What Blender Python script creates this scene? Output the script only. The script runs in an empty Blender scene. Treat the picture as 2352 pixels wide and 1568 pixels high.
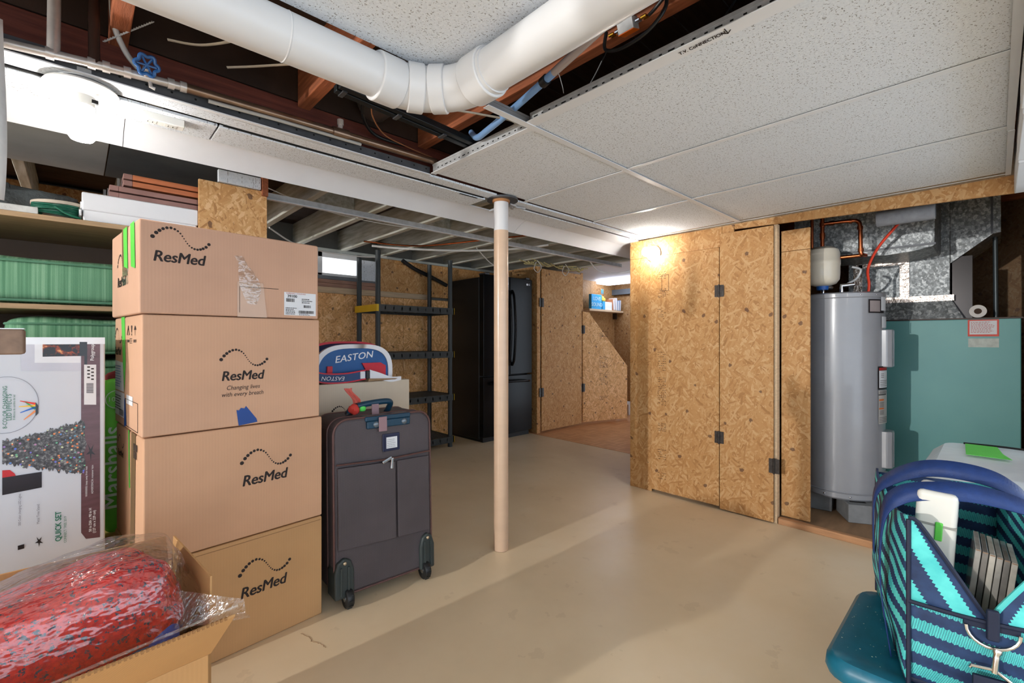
import bpy, bmesh, math, random
from mathutils import Vector, Matrix, noise
random.seed(7)
SC = bpy.context.scene
COL = SC.collection
# ------------------------------------------------------------------ camera, world, exposure
YAW = math.radians(46.5)
cam_d = bpy.data.cameras.new('camera'); cam_d.sensor_width = 36.0
cam_d.lens = 1055.0/2352*36; cam_d.shift_y = -4/2352; cam_d.clip_start = .02
cam = bpy.data.objects.new('camera', cam_d); COL.objects.link(cam)
cam.location = (0, 0, 1.08); cam.rotation_euler = (math.radians(90), 0, YAW-math.radians(90))
SC.camera = cam
world = bpy.data.worlds.new('world'); SC.world = world; world.use_nodes = True
bg = world.node_tree.nodes['Background']
bg.inputs[0].default_value = (.80, .91, 1.04, 1); bg.inputs[1].default_value = 1.3
BULB = 34.0
kl = bpy.data.lights.new('added_key_light', 'POINT'); kl.energy = 460; kl.shadow_soft_size = .05; kl.color = (1, .97, .92)
ko = bpy.data.objects.new('added_key_light', kl); COL.objects.link(ko); ko.location = (-5.4, 1.72, 1.66)      # unseen key light added far left, reinforcing the left bulb's hard shadows
SC.view_settings.view_transform = 'Standard'; SC.view_settings.look = 'None'
SC.view_settings.gamma = 1.0; SC.view_settings.use_curve_mapping = False
SC.view_settings.exposure = 1.0
SC.cycles.max_bounces = 7; SC.cycles.diffuse_bounces = 4; SC.cycles.glossy_bounces = 3; SC.cycles.use_adaptive_sampling = True; SC.cycles.adaptive_threshold = .04; SC.cycles.use_light_tree = False; SC.cycles.transparent_max_bounces = 12
SC.cycles.use_denoising = True; SC.cycles.sample_clamp_indirect = 4.0
SC.cycles.caustics_reflective = False; SC.cycles.caustics_refractive = False

# ------------------------------------------------------------------ helpers
def lin(c):
    return tuple((x/12.92 if x <= .04045 else ((x+.055)/1.055)**2.4) for x in [v/255 for v in c])

MATS = {}
class NT:
    def __init__(s, name):
        s.m = bpy.data.materials.new(name); s.m.use_nodes = True
        s.t = s.m.node_tree; s.b = s.t.nodes['Principled BSDF']; s.tc = s.n('ShaderNodeTexCoord')
    def n(s, typ, **k):
        nd = s.t.nodes.new(typ)
        for a, v in k.items(): setattr(nd, a, v)
        return nd
    def l(s, a, b): s.t.links.new(a, b)
    def val(s, inp, v):
        if isinstance(v, bpy.types.NodeSocket): s.l(v, inp)
        else: inp.default_value = v
    def math(s, op, a, b=None, c=None):
        nd = s.n('ShaderNodeMath', operation=op)
        s.val(nd.inputs[0], a)
        if b is not None: s.val(nd.inputs[1], b)
        if c is not None: s.val(nd.inputs[2], c)
        return nd.outputs[0]
    def mapping(s, vec, scale=(1,1,1), rot=(0,0,0), loc=(0,0,0)):
        nd = s.n('ShaderNodeMapping'); s.l(vec, nd.inputs[0])
        nd.inputs[1].default_value = loc; nd.inputs[2].default_value = rot; nd.inputs[3].default_value = scale
        return nd.outputs[0]
    def noise(s, vec, scale, detail=3, rough=.55, col=False):
        nd = s.n('ShaderNodeTexNoise'); s.l(vec, nd.inputs['Vector'])
        nd.inputs['Scale'].default_value = scale; nd.inputs['Detail'].default_value = detail; nd.inputs['Roughness'].default_value = rough
        return nd.outputs['Color' if col else 0]
    def vor(s, vec, scale=1, dims='3D', feat='F1', rnd=1):
        nd = s.n('ShaderNodeTexVoronoi', voronoi_dimensions=dims, feature=feat); s.l(vec, nd.inputs['Vector'])
        nd.inputs['Scale'].default_value = scale; nd.inputs['Randomness'].default_value = rnd
        return nd
    def ramp(s, fac, stops):
        nd = s.n('ShaderNodeValToRGB'); s.l(fac, nd.inputs[0]); e = nd.color_ramp.elements
        while len(e) < len(stops): e.new(.5)
        for el, (p, c) in zip(e, stops): el.position = p; el.color = (*c, 1)
        return nd.outputs[0]
    def mix(s, fac, a, b):
        nd = s.n('ShaderNodeMix', data_type='RGBA'); s.val(nd.inputs[0], fac)
        for i, v in ((6, a), (7, b)):
            if isinstance(v, bpy.types.NodeSocket): s.l(v, nd.inputs[i])
            else: nd.inputs[i].default_value = (*v, 1)
        return nd.outputs[2]
    def bump(s, h, strength=.3, dist=.002):
        nd = s.n('ShaderNodeBump'); s.l(h, nd.inputs['Height']); nd.inputs['Strength'].default_value = strength
        nd.inputs['Distance'].default_value = dist; s.l(nd.outputs[0], s.b.inputs['Normal'])
    def base(s, v): s.val(s.b.inputs['Base Color'], v if isinstance(v, bpy.types.NodeSocket) else (*v, 1))
    def set(s, **k):
        for a, v in k.items(): s.val(s.b.inputs[a.replace('_', ' ')], v)

def mat(name, rgb, rough=.6, metal=0, var=.1, scale=8, bump=0, bscale=120, stretch=(1,1,1), rgb2=None, spec=.5, trans=0, alpha=1, coat=0, emit=0, ior=1.45, bdist=.002):
    if name in MATS: return MATS[name]
    t = NT(name); c = lin(rgb); v = t.mapping(t.tc.outputs['Object'], stretch)
    a = tuple(x*(1-var) for x in c) if rgb2 is None else c
    b = tuple(min(1, x*(1+var)) for x in c) if rgb2 is None else lin(rgb2)
    n = t.noise(v, scale, 4)
    col = t.ramp(n, [(.3, a), (.7, b)])
    t.base(col); t.set(Roughness=rough, Metallic=metal, IOR=ior)
    t.b.inputs['Specular IOR Level'].default_value = spec
    if trans: t.b.inputs['Transmission Weight'].default_value = trans
    if alpha < 1: t.b.inputs['Alpha'].default_value = alpha
    if coat: t.b.inputs['Coat Weight'].default_value = coat; t.b.inputs['Coat Roughness'].default_value = .1
    if emit:
        t.b.inputs['Emission Color'].default_value = (*c, 1); t.b.inputs['Emission Strength'].default_value = emit
    if bump: t.bump(t.noise(v, bscale, 3), bump, bdist)
    MATS[name] = t.m
    return t.m

def osb(name, axis, tone=1.0, orange=.5):
    """strand board: layered elongated flakes, the plane given by axis ('x' faces X, 'y' faces Y, 'z' faces Z)"""
    t = NT(name)
    sp = t.n('ShaderNodeSeparateXYZ'); t.l(t.tc.outputs['Object'], sp.inputs[0])
    cb = t.n('ShaderNodeCombineXYZ')
    o = {'x': (1, 2), 'y': (0, 2), 'z': (0, 1)}[axis]
    t.l(sp.outputs[o[0]], cb.inputs[0]); t.l(sp.outputs[o[1]], cb.inputs[1])
    nz = t.noise(cb.outputs[0], 14, 2, col=True)
    ad = t.n('ShaderNodeVectorMath', operation='MULTIPLY_ADD'); t.l(nz, ad.inputs[0]); ad.inputs[1].default_value = (.016,)*3; t.l(cb.outputs[0], ad.inputs[2])
    P = ad.outputs[0]
    best = bv = None
    for i, (r, sx, sy) in enumerate([(.35, 22, 92), (-.75, 19, 84), (1.45, 18, 104), (2.3, 25, 78), (1.05, 15, 110)]):
        vo = t.vor(t.mapping(P, (sx, sy, 1), loc=(i*3.7, i*1.9, 0)) if 0 else t.mapping(t.mapping(P, rot=(0, 0, r)), (sx, sy, 1), loc=(i*3.7, i*1.9, 0)), 1, '2D')
        sc = t.n('ShaderNodeSeparateColor'); t.l(vo.outputs['Color'], sc.inputs[0])
        h, v = sc.outputs[0], sc.outputs[1]
        if best is None: best, bv = h, v
        else:
            g = t.math('GREATER_THAN', h, best)
            mx = t.n('ShaderNodeMix', data_type='FLOAT'); t.l(g, mx.inputs[0]); t.l(bv, mx.inputs[2]); t.l(v, mx.inputs[3]); bv = mx.outputs[0]
            best = t.math('MAXIMUM', h, best)
    fine = t.noise(t.mapping(P, (60, 60, 1)), 6, 3)
    f = t.math('ADD', t.math('MULTIPLY', bv, .75), t.math('MULTIPLY', fine, .3))
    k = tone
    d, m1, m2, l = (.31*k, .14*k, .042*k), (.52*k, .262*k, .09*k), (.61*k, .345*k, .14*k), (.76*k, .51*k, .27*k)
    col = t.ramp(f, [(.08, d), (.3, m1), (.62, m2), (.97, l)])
    big = t.noise(P, 1.3, 2)
    col = t.mix(t.math('MULTIPLY', t.math('SUBTRACT', 1.0, big), orange*.7), col, (.56*k, .265*k, .07*k))
    kn = t.vor(P, 4.2, '2D'); kk = t.math('LESS_THAN', t.math('ADD', kn.outputs['Distance'], t.math('MULTIPLY', t.noise(P, 45, 3), .14)), .115)
    col = t.mix(t.math('MULTIPLY', kk, .75), col, (.09, .035, .02))
    sm = t.vor(P, 26, '2D'); s2 = t.math('LESS_THAN', t.math('ADD', sm.outputs['Distance'], t.math('MULTIPLY', t.noise(P, 90, 2), .2)), .115)
    col = t.mix(t.math('MULTIPLY', s2, .6), col, (.16, .065, .025))
    t.base(col); t.set(Roughness=.62); t.bump(t.noise(cb.outputs[0], 60, 2), .25, .002)
    MATS[name] = t.m
    return t.m

class MB:
    def __init__(s): s.v = []; s.f = []
    def add(s, vs, fs):
        o = len(s.v); s.v += [tuple(v) for v in vs]; s.f += [tuple(i+o for i in f) for f in fs]; return s
    def box(s, a, b, M=None):
        x0, y0, z0 = a; x1, y1, z1 = b
        vs = [(x0,y0,z0),(x1,y0,z0),(x1,y1,z0),(x0,y1,z0),(x0,y0,z1),(x1,y0,z1),(x1,y1,z1),(x0,y1,z1)]
        if M is not None: vs = [M @ Vector(v) for v in vs]
        return s.add(vs, [(0,3,2,1),(4,5,6,7),(0,1,5,4),(1,2,6,5),(2,3,7,6),(3,0,4,7)])
    def hexa(s, bot, top):
        """solid from 4 bottom and 4 top corners (counter-clockwise seen from above)"""
        return s.add(list(bot)+list(top), [(0,3,2,1),(4,5,6,7),(0,1,5,4),(1,2,6,5),(2,3,7,6),(3,0,4,7)])
    def quad(s, *p): return s.add(p, [tuple(range(len(p)))])
    def prism(s, poly, vec):
        """planar polygon (3-D points) pushed along vec"""
        n = len(poly); vec = Vector(vec)
        vs = [Vector(p) for p in poly] + [Vector(p)+vec for p in poly]
        return s.add(vs, [tuple(range(n))[::-1], tuple(range(n, 2*n))] + [(i, (i+1) % n, n+(i+1) % n, n+i) for i in range(n)])
    def tube(s, pts, r, n=10, caps=True, closed=False, flat=None):
        pts = [Vector(p) for p in pts]; m = len(pts)
        rs = r if isinstance(r, (list, tuple)) else [r]*m
        vs = []; prev = None
        for i, p in enumerate(pts):
            a = pts[(i-1) % m] if (closed or i) else p; b = pts[(i+1) % m] if (closed or i < m-1) else p
            d = (b-a); d = d.normalized() if d.length > 1e-9 else Vector((0,0,1))
            if prev is None:
                u = d.orthogonal().normalized()
                if abs(d.z) < .9: u = Vector((0,0,1)).cross(d).normalized()
            else:
                u = prev - d*prev.dot(d); u = u.normalized() if u.length > 1e-6 else d.orthogonal().normalized()
            prev = u; w = d.cross(u)
            for k in range(n):
                t = 2*math.pi*k/n
                vs.append(p + u*math.cos(t)*rs[i] + w*math.sin(t)*rs[i]*(flat or 1))
        fs = []
        for i in range(m if closed else m-1):
            j = (i+1) % m
            for k in range(n): fs.append((i*n+k, i*n+(k+1) % n, j*n+(k+1) % n, j*n+k))
        if caps and not closed: fs += [tuple(range(n))[::-1], tuple((m-1)*n+k for k in range(n))]
        return s.add(vs, fs)
    def lathe(s, prof, n=28, o=(0,0,0), M=None, ang=None):
        """profile of (radius, height) about local z"""
        o = Vector(o); vs = []; m = len(prof)
        full = ang is None; a0, a1 = (0, 2*math.pi) if full else ang; nn = n if full else n+1
        for r, z in prof:
            for k in range(nn):
                t = a0+(a1-a0)*k/n; v = Vector((r*math.cos(t), r*math.sin(t), z)); vs.append((M @ v if M is not None else v)+o)
        fs = []
        for i in range(m-1):
            for k in range(n if full else n):
                k2 = (k+1) % nn
                fs.append((i*nn+k, i*nn+k2, (i+1)*nn+k2, (i+1)*nn+k))
        if full:
            if prof[0][0] > 1e-6: fs.append(tuple(range(n))[::-1])
            if prof[-1][0] > 1e-6: fs.append(tuple((m-1)*n+k for k in range(n)))
        return s.add(vs, fs)
    def grid(s, fn, nu, nv, cu=False, cv=False):
        vs = [fn(i/(nu if cu else nu-1), j/(nv if cv else nv-1)) for i in range(nu) for j in range(nv)]
        fs = [(i*nv+j, ((i+1) % nu)*nv+j, ((i+1) % nu)*nv+(j+1) % nv, i*nv+(j+1) % nv) for i in range(nu if cu else nu-1) for j in range(nv if cv else nv-1)]
        return s.add(vs, fs)
    def blob(s, c, r, e1=.6, e2=.6, nu=40, nv=24, f=None, M=None):
        """super-ellipsoid: soft box of half sizes r"""
        def sg(x, e): return math.copysign(abs(x)**e, x)
        def fn(u, v):
            t = 2*math.pi*u; p = -math.pi/2+math.pi*v
            x = sg(math.cos(p), e1)*sg(math.cos(t), e2)*r[0]; y = sg(math.cos(p), e1)*sg(math.sin(t), e2)*r[1]; z = sg(math.sin(p), e1)*r[2]
            q = Vector((x, y, z))
            if f: q = Vector(f(q))
            return (M @ q if M is not None else q) + Vector(c)
        return s.grid(fn, nu, nv, cu=True)
    def disc(s, c, r, right, up, n=14):
        right, up, c = Vector(right), Vector(up), Vector(c)
        return s.add([c+right*r*math.cos(2*math.pi*k/n)+up*r*math.sin(2*math.pi*k/n) for k in range(n)], [tuple(range(n))])
    def xform(s, M): s.v = [tuple(M @ Vector(v)) for v in s.v]; return s
    def build(s, name, material, parent=None, smooth=False, bevel=0, seg=2, world=False, label=None, solid=0, subsurf=0):
        vs = s.v; loc = None
        if parent is not None and world:
            Mi = wm(parent).inverted(); vs = [Mi @ Vector(v) for v in vs]
        if parent is None:
            xs = [v[0] for v in vs]; ys = [v[1] for v in vs]; zs = [v[2] for v in vs]
            loc = Vector(((min(xs)+max(xs))/2, (min(ys)+max(ys))/2, min(zs))); vs = [Vector(v)-loc for v in vs]
        me = bpy.data.meshes.new(name); me.from_pydata([tuple(v) for v in vs], [], s.f); me.update()
        bm = bmesh.new(); bm.from_mesh(me); bmesh.ops.remove_doubles(bm, verts=bm.verts, dist=1e-6)
        bmesh.ops.recalc_face_normals(bm, faces=bm.faces); bm.to_mesh(me); bm.free()
        if smooth:
            for p in me.polygons: p.use_smooth = True
            if smooth != 2: me.set_sharp_from_angle(angle=math.radians(40))
        me.materials.append(material)
        o = bpy.data.objects.new(name, me); COL.objects.link(o)
        if parent is not None: o.parent = parent
        else: o.location = loc
        if solid: md = o.modifiers.new('solid', 'SOLIDIFY'); md.thickness = solid; md.offset = 0
        if bevel:
            md = o.modifiers.new('bevel', 'BEVEL'); md.width = bevel; md.segments = seg; md.limit_method = 'ANGLE'; md.angle_limit = math.radians(40)
            if not smooth:
                for p in me.polygons: p.use_smooth = True
                me.set_sharp_from_angle(angle=math.radians(30))
                md.harden_normals = True
        if subsurf: md = o.modifiers.new('sub', 'SUBSURF'); md.levels = subsurf; md.render_levels = subsurf
        if label: o['label'] = label
        return o

def wm(o):
    M = Matrix.LocRotScale(o.location, o.rotation_euler, o.scale)
    return wm(o.parent) @ M if o.parent else M
def tag(o, label, cat=None, group=None, kind=None):
    o['label'] = label
    if cat: o['category'] = cat
    if group: o['group'] = group
    if kind: o['kind'] = kind
    return o
def thing(name, label, cat, loc=(0,0,0), rz=0, group=None, kind=None, rx=0):
    o = bpy.data.objects.new(name, None); COL.objects.link(o); o.empty_display_size = .05
    o.location = loc; o.rotation_euler = (rx, 0, rz)
    return tag(o, label, cat, group, kind)
def clone(o, parent):
    c = o.copy(); COL.objects.link(c); c.parent = parent
    for ch in list(o.children): clone(ch, c)
    return c
def B(a, b): return MB().box(a, b)
def R(x): return math.radians(x)
def spline(pts, k=6, closed=False):
    pts = [Vector(p) for p in pts]; n = len(pts); out = []
    for i in range(n if closed else n-1):
        g = lambda j: pts[j % n] if closed else pts[max(0, min(n-1, j))]
        p0, p1, p2, p3 = g(i-1), g(i), g(i+1), g(i+2)
        for s in range(k):
            t = s/k
            out.append(.5*((2*p1)+(p2-p0)*t+(2*p0-5*p1+4*p2-p3)*t*t+(3*p1-p0-3*p2+p3)*t**3))
    if not closed: out.append(pts[-1])
    return out
def frame(loc, right, up):
    r = Vector(right).normalized(); u = Vector(up).normalized(); n = r.cross(u)
    return Matrix(((r.x, u.x, n.x, loc[0]), (r.y, u.y, n.y, loc[1]), (r.z, u.z, n.z, loc[2]), (0,0,0,1)))
def text(parent, s, loc, size, right, up, material, name='lettering', shear=0, bold=0, align='CENTER', lift=.0008, sx=1, space=1, world=False, line=1):
    cu = bpy.data.curves.new('t', 'FONT'); cu.body = s; cu.size = size; cu.shear = shear; cu.align_x = align; cu.align_y = 'CENTER'
    cu.space_character = space; cu.space_line = line; cu.resolution_u = 3
    tmp = bpy.data.objects.new('t', cu); COL.objects.link(tmp)
    dg = bpy.context.evaluated_depsgraph_get(); me = bpy.data.meshes.new_from_object(tmp.evaluated_get(dg))
    bpy.data.objects.remove(tmp); bpy.data.curves.remove(cu)
    if bold:
        bm = bmesh.new(); src = me.copy()
        for q, (dx, dy) in enumerate(((-1, 0), (1, 0), (0, -.6), (0, .6))):
            src2 = src.copy(); src2.transform(Matrix.Translation((dx*bold, dy*bold, q*.00012))); bm.from_mesh(src2); bpy.data.meshes.remove(src2)
        bm.to_mesh(me); bm.free(); bpy.data.meshes.remove(src)
    M = frame(loc, right, up)
    if world: M = wm(parent).inverted() @ M
    me.transform(M @ Matrix.Translation((0, 0, lift)) @ Matrix.Diagonal((sx, 1, 1, 1)))
    me.name = name; me.materials.clear(); me.materials.append(material)
    o = bpy.data.objects.new(name, me); COL.objects.link(o); o.parent = parent
    return o
# ------------------------------------------------------------------ materials of the shell
OSBX = osb('strand_board_x', 'x', .92, .75); OSBY = osb('strand_board_y', 'y', 1.05, .7)
WHITE = mat('white_paint', (222, 222, 222), .55, var=.03)
TRIMW = mat('white_vinyl', (220, 223, 228), .45, var=.03)
STEEL = mat('galvanised_track', (186, 188, 190), .4, .25, var=.15, scale=30)
DARKSTEEL = mat('dull_steel', (92, 94, 98), .45, .6, var=.2, scale=20)
BLACK = mat('black_plastic', (26, 27, 29), .42, var=.15)
HOLE = mat('dark_slot', (14, 14, 15), .9, var=.05)
INK = mat('black_ink', (38, 28, 26), .7, var=.05)
HINGE = mat('hinge_steel', (70, 66, 64), .4, .7, var=.3, scale=60)
WOODR = mat('aged_joist_wood', (150, 86, 55), .75, var=.35, scale=5, stretch=(18, 1.2, 18), bump=.3, bscale=40)
GIRD = mat('stained_girder_wood', (104, 52, 40), .7, var=.4, scale=4, stretch=(1.2, 18, 18), bump=.3, bscale=40)
JOISTG = mat('weathered_joist', (166, 164, 146), .8, var=.3, scale=4, stretch=(10, 1, 10), bump=.25, bscale=40, rgb2=(214, 214, 206))
PLANKD = mat('dark_subfloor', (58, 42, 34), .85, var=.35, scale=4, stretch=(1.5, 14, 1), bump=.3, bscale=50)
LUMBER = mat('pale_lumber', (205, 180, 148), .7, var=.15, scale=5, stretch=(1, 14, 14), bump=.15, bscale=60)
PLY = mat('plywood_edge', (186, 150, 110), .7, var=.2, scale=6, stretch=(1, 1, 20))
PLYF = mat('platform_plywood', (150, 118, 88), .7, var=.3, scale=3, stretch=(1, 5, 1), bump=.1)
BROWNP = mat('brown_panelling', (112, 92, 78), .75, var=.12, scale=4)

def tile_mat():
    t = NT('fissured_ceiling_tile'); P = t.tc.outputs['Object']
    nz = t.noise(P, 55, 2, col=True)
    ad = t.n('ShaderNodeVectorMath', operation='MULTIPLY_ADD'); t.l(nz, ad.inputs[0]); ad.inputs[1].default_value = (.012,)*3; t.l(P, ad.inputs[2]); P2 = ad.outputs[0]
    dark = None
    for i, (r, sx, sy, th) in enumerate([(.25, 75, 210, .3), (1.3, 85, 200, .28), (-.6, 90, 200, .26), (.9, 150, 190, .26)]):
        vo = t.vor(t.mapping(t.mapping(P2, rot=(0, 0, r)), (sx, sy, .01), loc=(i*5.1, i*2.3, 0)), 1, '2D')
        sc = t.n('ShaderNodeSeparateColor'); t.l(vo.outputs['Color'], sc.inputs[0])
        a = t.math('LESS_THAN', vo.outputs['Distance'], t.math('MULTIPLY', t.math('SUBTRACT', sc.outputs[0], .72), th*3.0))
        dark = a if dark is None else t.math('MAXIMUM', dark, a)
    g = t.noise(P, 160, 3)
    col = t.ramp(g, [(.3, lin((214, 221, 230))), (.7, lin((230, 236, 243)))])
    col = t.mix(t.math('MULTIPLY', dark, .75), col, lin((112, 110, 108)))
    t.base(col); t.set(Roughness=.9); t.b.inputs['Specular IOR Level'].default_value = .2
    t.bump(g, .3, .002)
    MATS['tile'] = t.m; return t.m
TILE = tile_mat()

def floor_mat():
    t = NT('painted_concrete'); P = t.tc.outputs['Object']
    n1 = t.noise(P, 1.1, 5, .6); n2 = t.noise(P, 9, 4, .6)
    col = t.ramp(n1, [(.3, lin((220, 198, 164))), (.55, lin((232, 211, 178))), (.75, lin((238, 221, 194)))])
    col = t.mix(t.math('MULTIPLY', t.math('GREATER_THAN', n2, .66), .12), col, lin((168, 140, 108)))
    sp = t.vor(P, 11, '3D'); s = t.math('LESS_THAN', t.math('ADD', sp.outputs['Distance'], t.math('MULTIPLY', t.noise(P, 60, 2), .08)), .062)
    col = t.mix(t.math('MULTIPLY', s, .5), col, lin((235, 225, 205)))
    t.base(col); t.set(Roughness=t.math('MULTIPLY_ADD', n2, .25, .22)); t.b.inputs['Specular IOR Level'].default_value = .45
    t.bump(t.math('ADD', n2, t.math('MULTIPLY', n1, 3)), .12, .004)
    return t.m
def parquet_mat():
    t = NT('parquet_vinyl'); P = t.tc.outputs['Object']
    ch = t.n('ShaderNodeTexChecker'); t.l(P, ch.inputs[0]); ch.inputs['Scale'].default_value = 6.6
    sp = t.n('ShaderNodeSeparateXYZ'); t.l(P, sp.inputs[0])
    mx = t.n('ShaderNodeMix', data_type='FLOAT'); t.l(ch.outputs['Fac'], mx.inputs[0]); t.l(sp.outputs[0], mx.inputs[2]); t.l(sp.outputs[1], mx.inputs[3])
    fr = t.math('FRACT', t.math('MULTIPLY', mx.outputs[0], 33.0)); ln = t.math('LESS_THAN', fr, .1)
    rn = t.n('ShaderNodeTexWhiteNoise', noise_dimensions='1D'); t.l(t.math('FLOOR', t.math('MULTIPLY', mx.outputs[0], 33.0)), rn.inputs['W'])
    col = t.ramp(rn.outputs[0], [(0, lin((206, 146, 98))), (1, lin((226, 172, 124)))])
    col = t.mix(t.math('MULTIPLY', ln, .45), col, lin((120, 74, 46)))
    t.base(col); t.set(Roughness=.35); return t.m

# ------------------------------------------------------------------ floors
fo = B((-6.2, -2.4, -.06), (3.81, 4.4, 0)).build('floor', floor_mat())
tag(fo, 'beige painted concrete basement floor with faint scuffs', 'floor', kind='structure')
crk = MB(); CRK0 = [(.60, 1.76), (.615, 1.72), (.612, 1.69), (.63, 1.655), (.634, 1.62)]
for pts in (CRK0,):
    crk.tube([(x, y, .0006) for x, y in spline([(a, b, 0) for a, b in pts], 5) for x, y in [(x, y)]] if 0 else [(p.x+random.uniform(-.003,.003), p.y+random.uniform(-.003,.003), .0004) for p in spline([(a, b, 0) for a, b in pts], 6)], .0012, 4)
crk.build('crack', mat('crack_dirt', (140, 112, 84), .9), fo, world=True)
pf = B((3.81, 1.95, -.06), (6.3, 4.4, .003)).build('floor', parquet_mat())
tag(pf, 'orange-brown parquet pattern floor in the room beyond the fridge', 'floor', kind='structure')
uf = thing('floor', 'raised plywood floor of the furnace closet with a lumber edge strip', 'floor', (3.9, .8, 0), kind='structure')
B((3.02, -.6, 0), (5.0, 1.83, .032)).build('platform_sheet', PLYF, uf, world=True)
B((2.985, -.6, 0), (3.02, .88, .036)).build('edge_strip', mat('edge_strip_wood', (190, 142, 102), .7, var=.2, scale=5, stretch=(14, 1, 14)), uf, world=True, bevel=.003)

# ------------------------------------------------------------------ hung ceiling
ce = thing('ceiling', 'hung ceiling of white fissured tiles in a white metal grid, partly open', 'ceiling', (1, 1, 1.811), kind='structure')
def ctile(x0, x1, y0, y1, z=1.811, dz=0):
    o = B((x0+.004, y0+.004, z), (x1-.004, y1-.004, z+.016)).build('ceiling_tile', TILE, ce, world=True, bevel=.002, seg=1)
    return o
for x0, x1 in ((1.115, 1.71), (1.71, 2.315), (2.315, 2.95)): ctile(x0, x1, -.035, 1.09)
for x0, x1, y1 in ((1.14, 1.715, 1.70), (1.715, 2.325, 1.715), (2.325, 2.95, 1.72)): ctile(x0, x1, 1.095, y1)
for x0 in (-2.35, -1.74, -1.13, -.52, .09):
    for y0 in (-1.41, -.19): ctile(x0, x0+.6 if (x0, y0) != (.09, -.19) else .745, y0, y0+1.21 if y0 < -1 else 1.068)
for y0 in (-2.63,):
    for x0 in (-2.35, -1.74, -1.13, -.52, .09): ctile(x0, x0+.6, y0, y0+1.21)
ctile(.70, 1.1, -2.4, -.4); ctile(1.1, 1.71, -2.4, -.4); ctile(1.71, 2.95, -2.4, -.4)
GRID = mat('grid_white', (226, 230, 236), .4, var=.03)
def tbar2(ax, c, a, b, w=.024, z=1.8065, web=.038, webm=None, holes=0):
    m = MB(); f = (lambda u0, u1, z0, z1: m.box((a, u0, z0), (b, u1, z1))) if ax == 'x' else (lambda u0, u1, z0, z1: m.box((u0, a, z0), (u1, b, z1)))
    f(c-w/2, c+w/2, z, z+.0022)
    o = m.build('grid_bar', GRID, ce, world=True)
    if web:
        m = MB(); f = (lambda u0, u1, z0, z1: m.box((a, u0, z0), (b, u1, z1))) if ax == 'x' else (lambda u0, u1, z0, z1: m.box((u0, a, z0), (u1, b, z1)))
        f(c-.0015, c+.0015, z+.0022, z+web); f(c-.004, c+.004, z+web-.006, z+web+.002)
        m.build('web', webm or STEEL, o, world=True)
    if holes:
        m = MB(); n = int((b-a)/holes)
        for i in range(n):
            t = a+(i+.5)*holes; L = .004 if i % 4 else .009
            for s in (-.0018, .0018):
                if ax == 'x': m.box((t-L, c+s-.0003, z+.017), (t+L, c+s+.0003, z+.021))
                else: m.box((c+s-.0003, t-L, z+.017), (c+s+.0003, t+L, z+.021))
        m.build('slots', HOLE, o, world=True)
    return o
main = tbar2('x', 1.092, .925, 2.955, .026, z=1.8045, web=.03, webm=mat('dark_bar_web', (136, 134, 134), .45, .2))
tv = tbar2('y', 1.112, -.04, 1.08, .042, web=.034, holes=.03)
tbar2('y', 1.137, 1.105, 1.70, .024, web=.04, holes=.03)
for x in (1.712, 2.315): tbar2('y', x, -.04, 1.08, .022, web=.03)
for x in (1.72, 2.327): tbar2('y', x, 1.105, 1.71, .022, web=.03)
tbar2('y', 2.963, -.04, 1.83, .012, web=0)
tbar2('x', -.0345, .7, 2.34, .019, z=1.803, web=0); tbar2('x', -.0365, 2.34, 2.96, .017, z=1.801, web=0)
text(tv, 'T.V. CoNNECTION', (1.112, .555, 1.8062), .0175, (0, -1, 0), (-1, 0, 0), INK, shear=.15, align='LEFT', sx=.78, world=True, bold=.0006)
ar = MB()
for p, q in (((1.099, .437), (1.121, .437)), ((1.121, .437), (1.112, .447)), ((1.121, .437), (1.112, .428))): ar.tube([(*p, 1.8058), (*q, 1.8058)], .0012, 5)
ar.build('arrow_mark', INK, tv, world=True)
for pts in ([(1.105, .93, 1.85), (1.107, .935, 1.87), (1.10, .94, 1.9), (1.09, .95, 1.94)],):
    MB().tube(pts, .0012, 5).build('hanger_wire', STEEL, ce, world=True)

# ------------------------------------------------------------------ joists and subfloor above
jo = thing('ceiling', 'bare wooden joists and dark subfloor planks above the hung ceiling', 'ceiling', (1, 1, 1.95), kind='structure')
y = -2.5
while y < 4.4:
    B((-6.2, y, 2.125), (6.3, y+.137, 2.15)).build('subfloor_plank', PLANKD, jo, world=True); y += .14
for x in (-2.0, -1.4, -.9, -.42, .09, .62, 1.135, 1.65, 2.17, 2.68, 3.2, 3.7, 4.2):
    B((x-.022, -2.5, 1.945), (x+.022, 1.79, 2.125)).build('joist', WOODR, jo, world=True, bevel=.004)
for x in (-1.0, -.6, -.2, .21, .62, 1.03, 1.44, 1.85, 2.26, 2.67, 3.08, 3.49, 3.9, 4.31):
    B((x-.022, 1.83, 1.925), (x+.022, 4.4, 2.125)).build('joist', JOISTG, jo, world=True, bevel=.004)
B((-2.6, 2.1, 1.905), (.10, 3.09, 1.922)).build('cover_panel', mat('pale_grey_panel', (176, 182, 184), .7, var=.06), jo, world=True)
B((.105, 2.1, 1.905), (.68, 3.09, 1.922)).build('cover_panel', mat('slate_panel', (92, 98, 102), .8, var=.1), jo, world=True)
B((-2.6, 1.79, 1.845), (4.4, 1.83, 1.965)).build('girder', GIRD, jo, world=True, bevel=.004)
B((-2.6, 1.795, 1.97), (4.4, 1.825, 2.12)).build('rim_board', PLANKD, jo, world=True)
for x in (1.235, 2.06, 2.87):
    B((x-.18, 3.1, 1.98), (x+.18, 3.14, 2.12)).build('blocking', JOISTG, jo, world=True)

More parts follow.
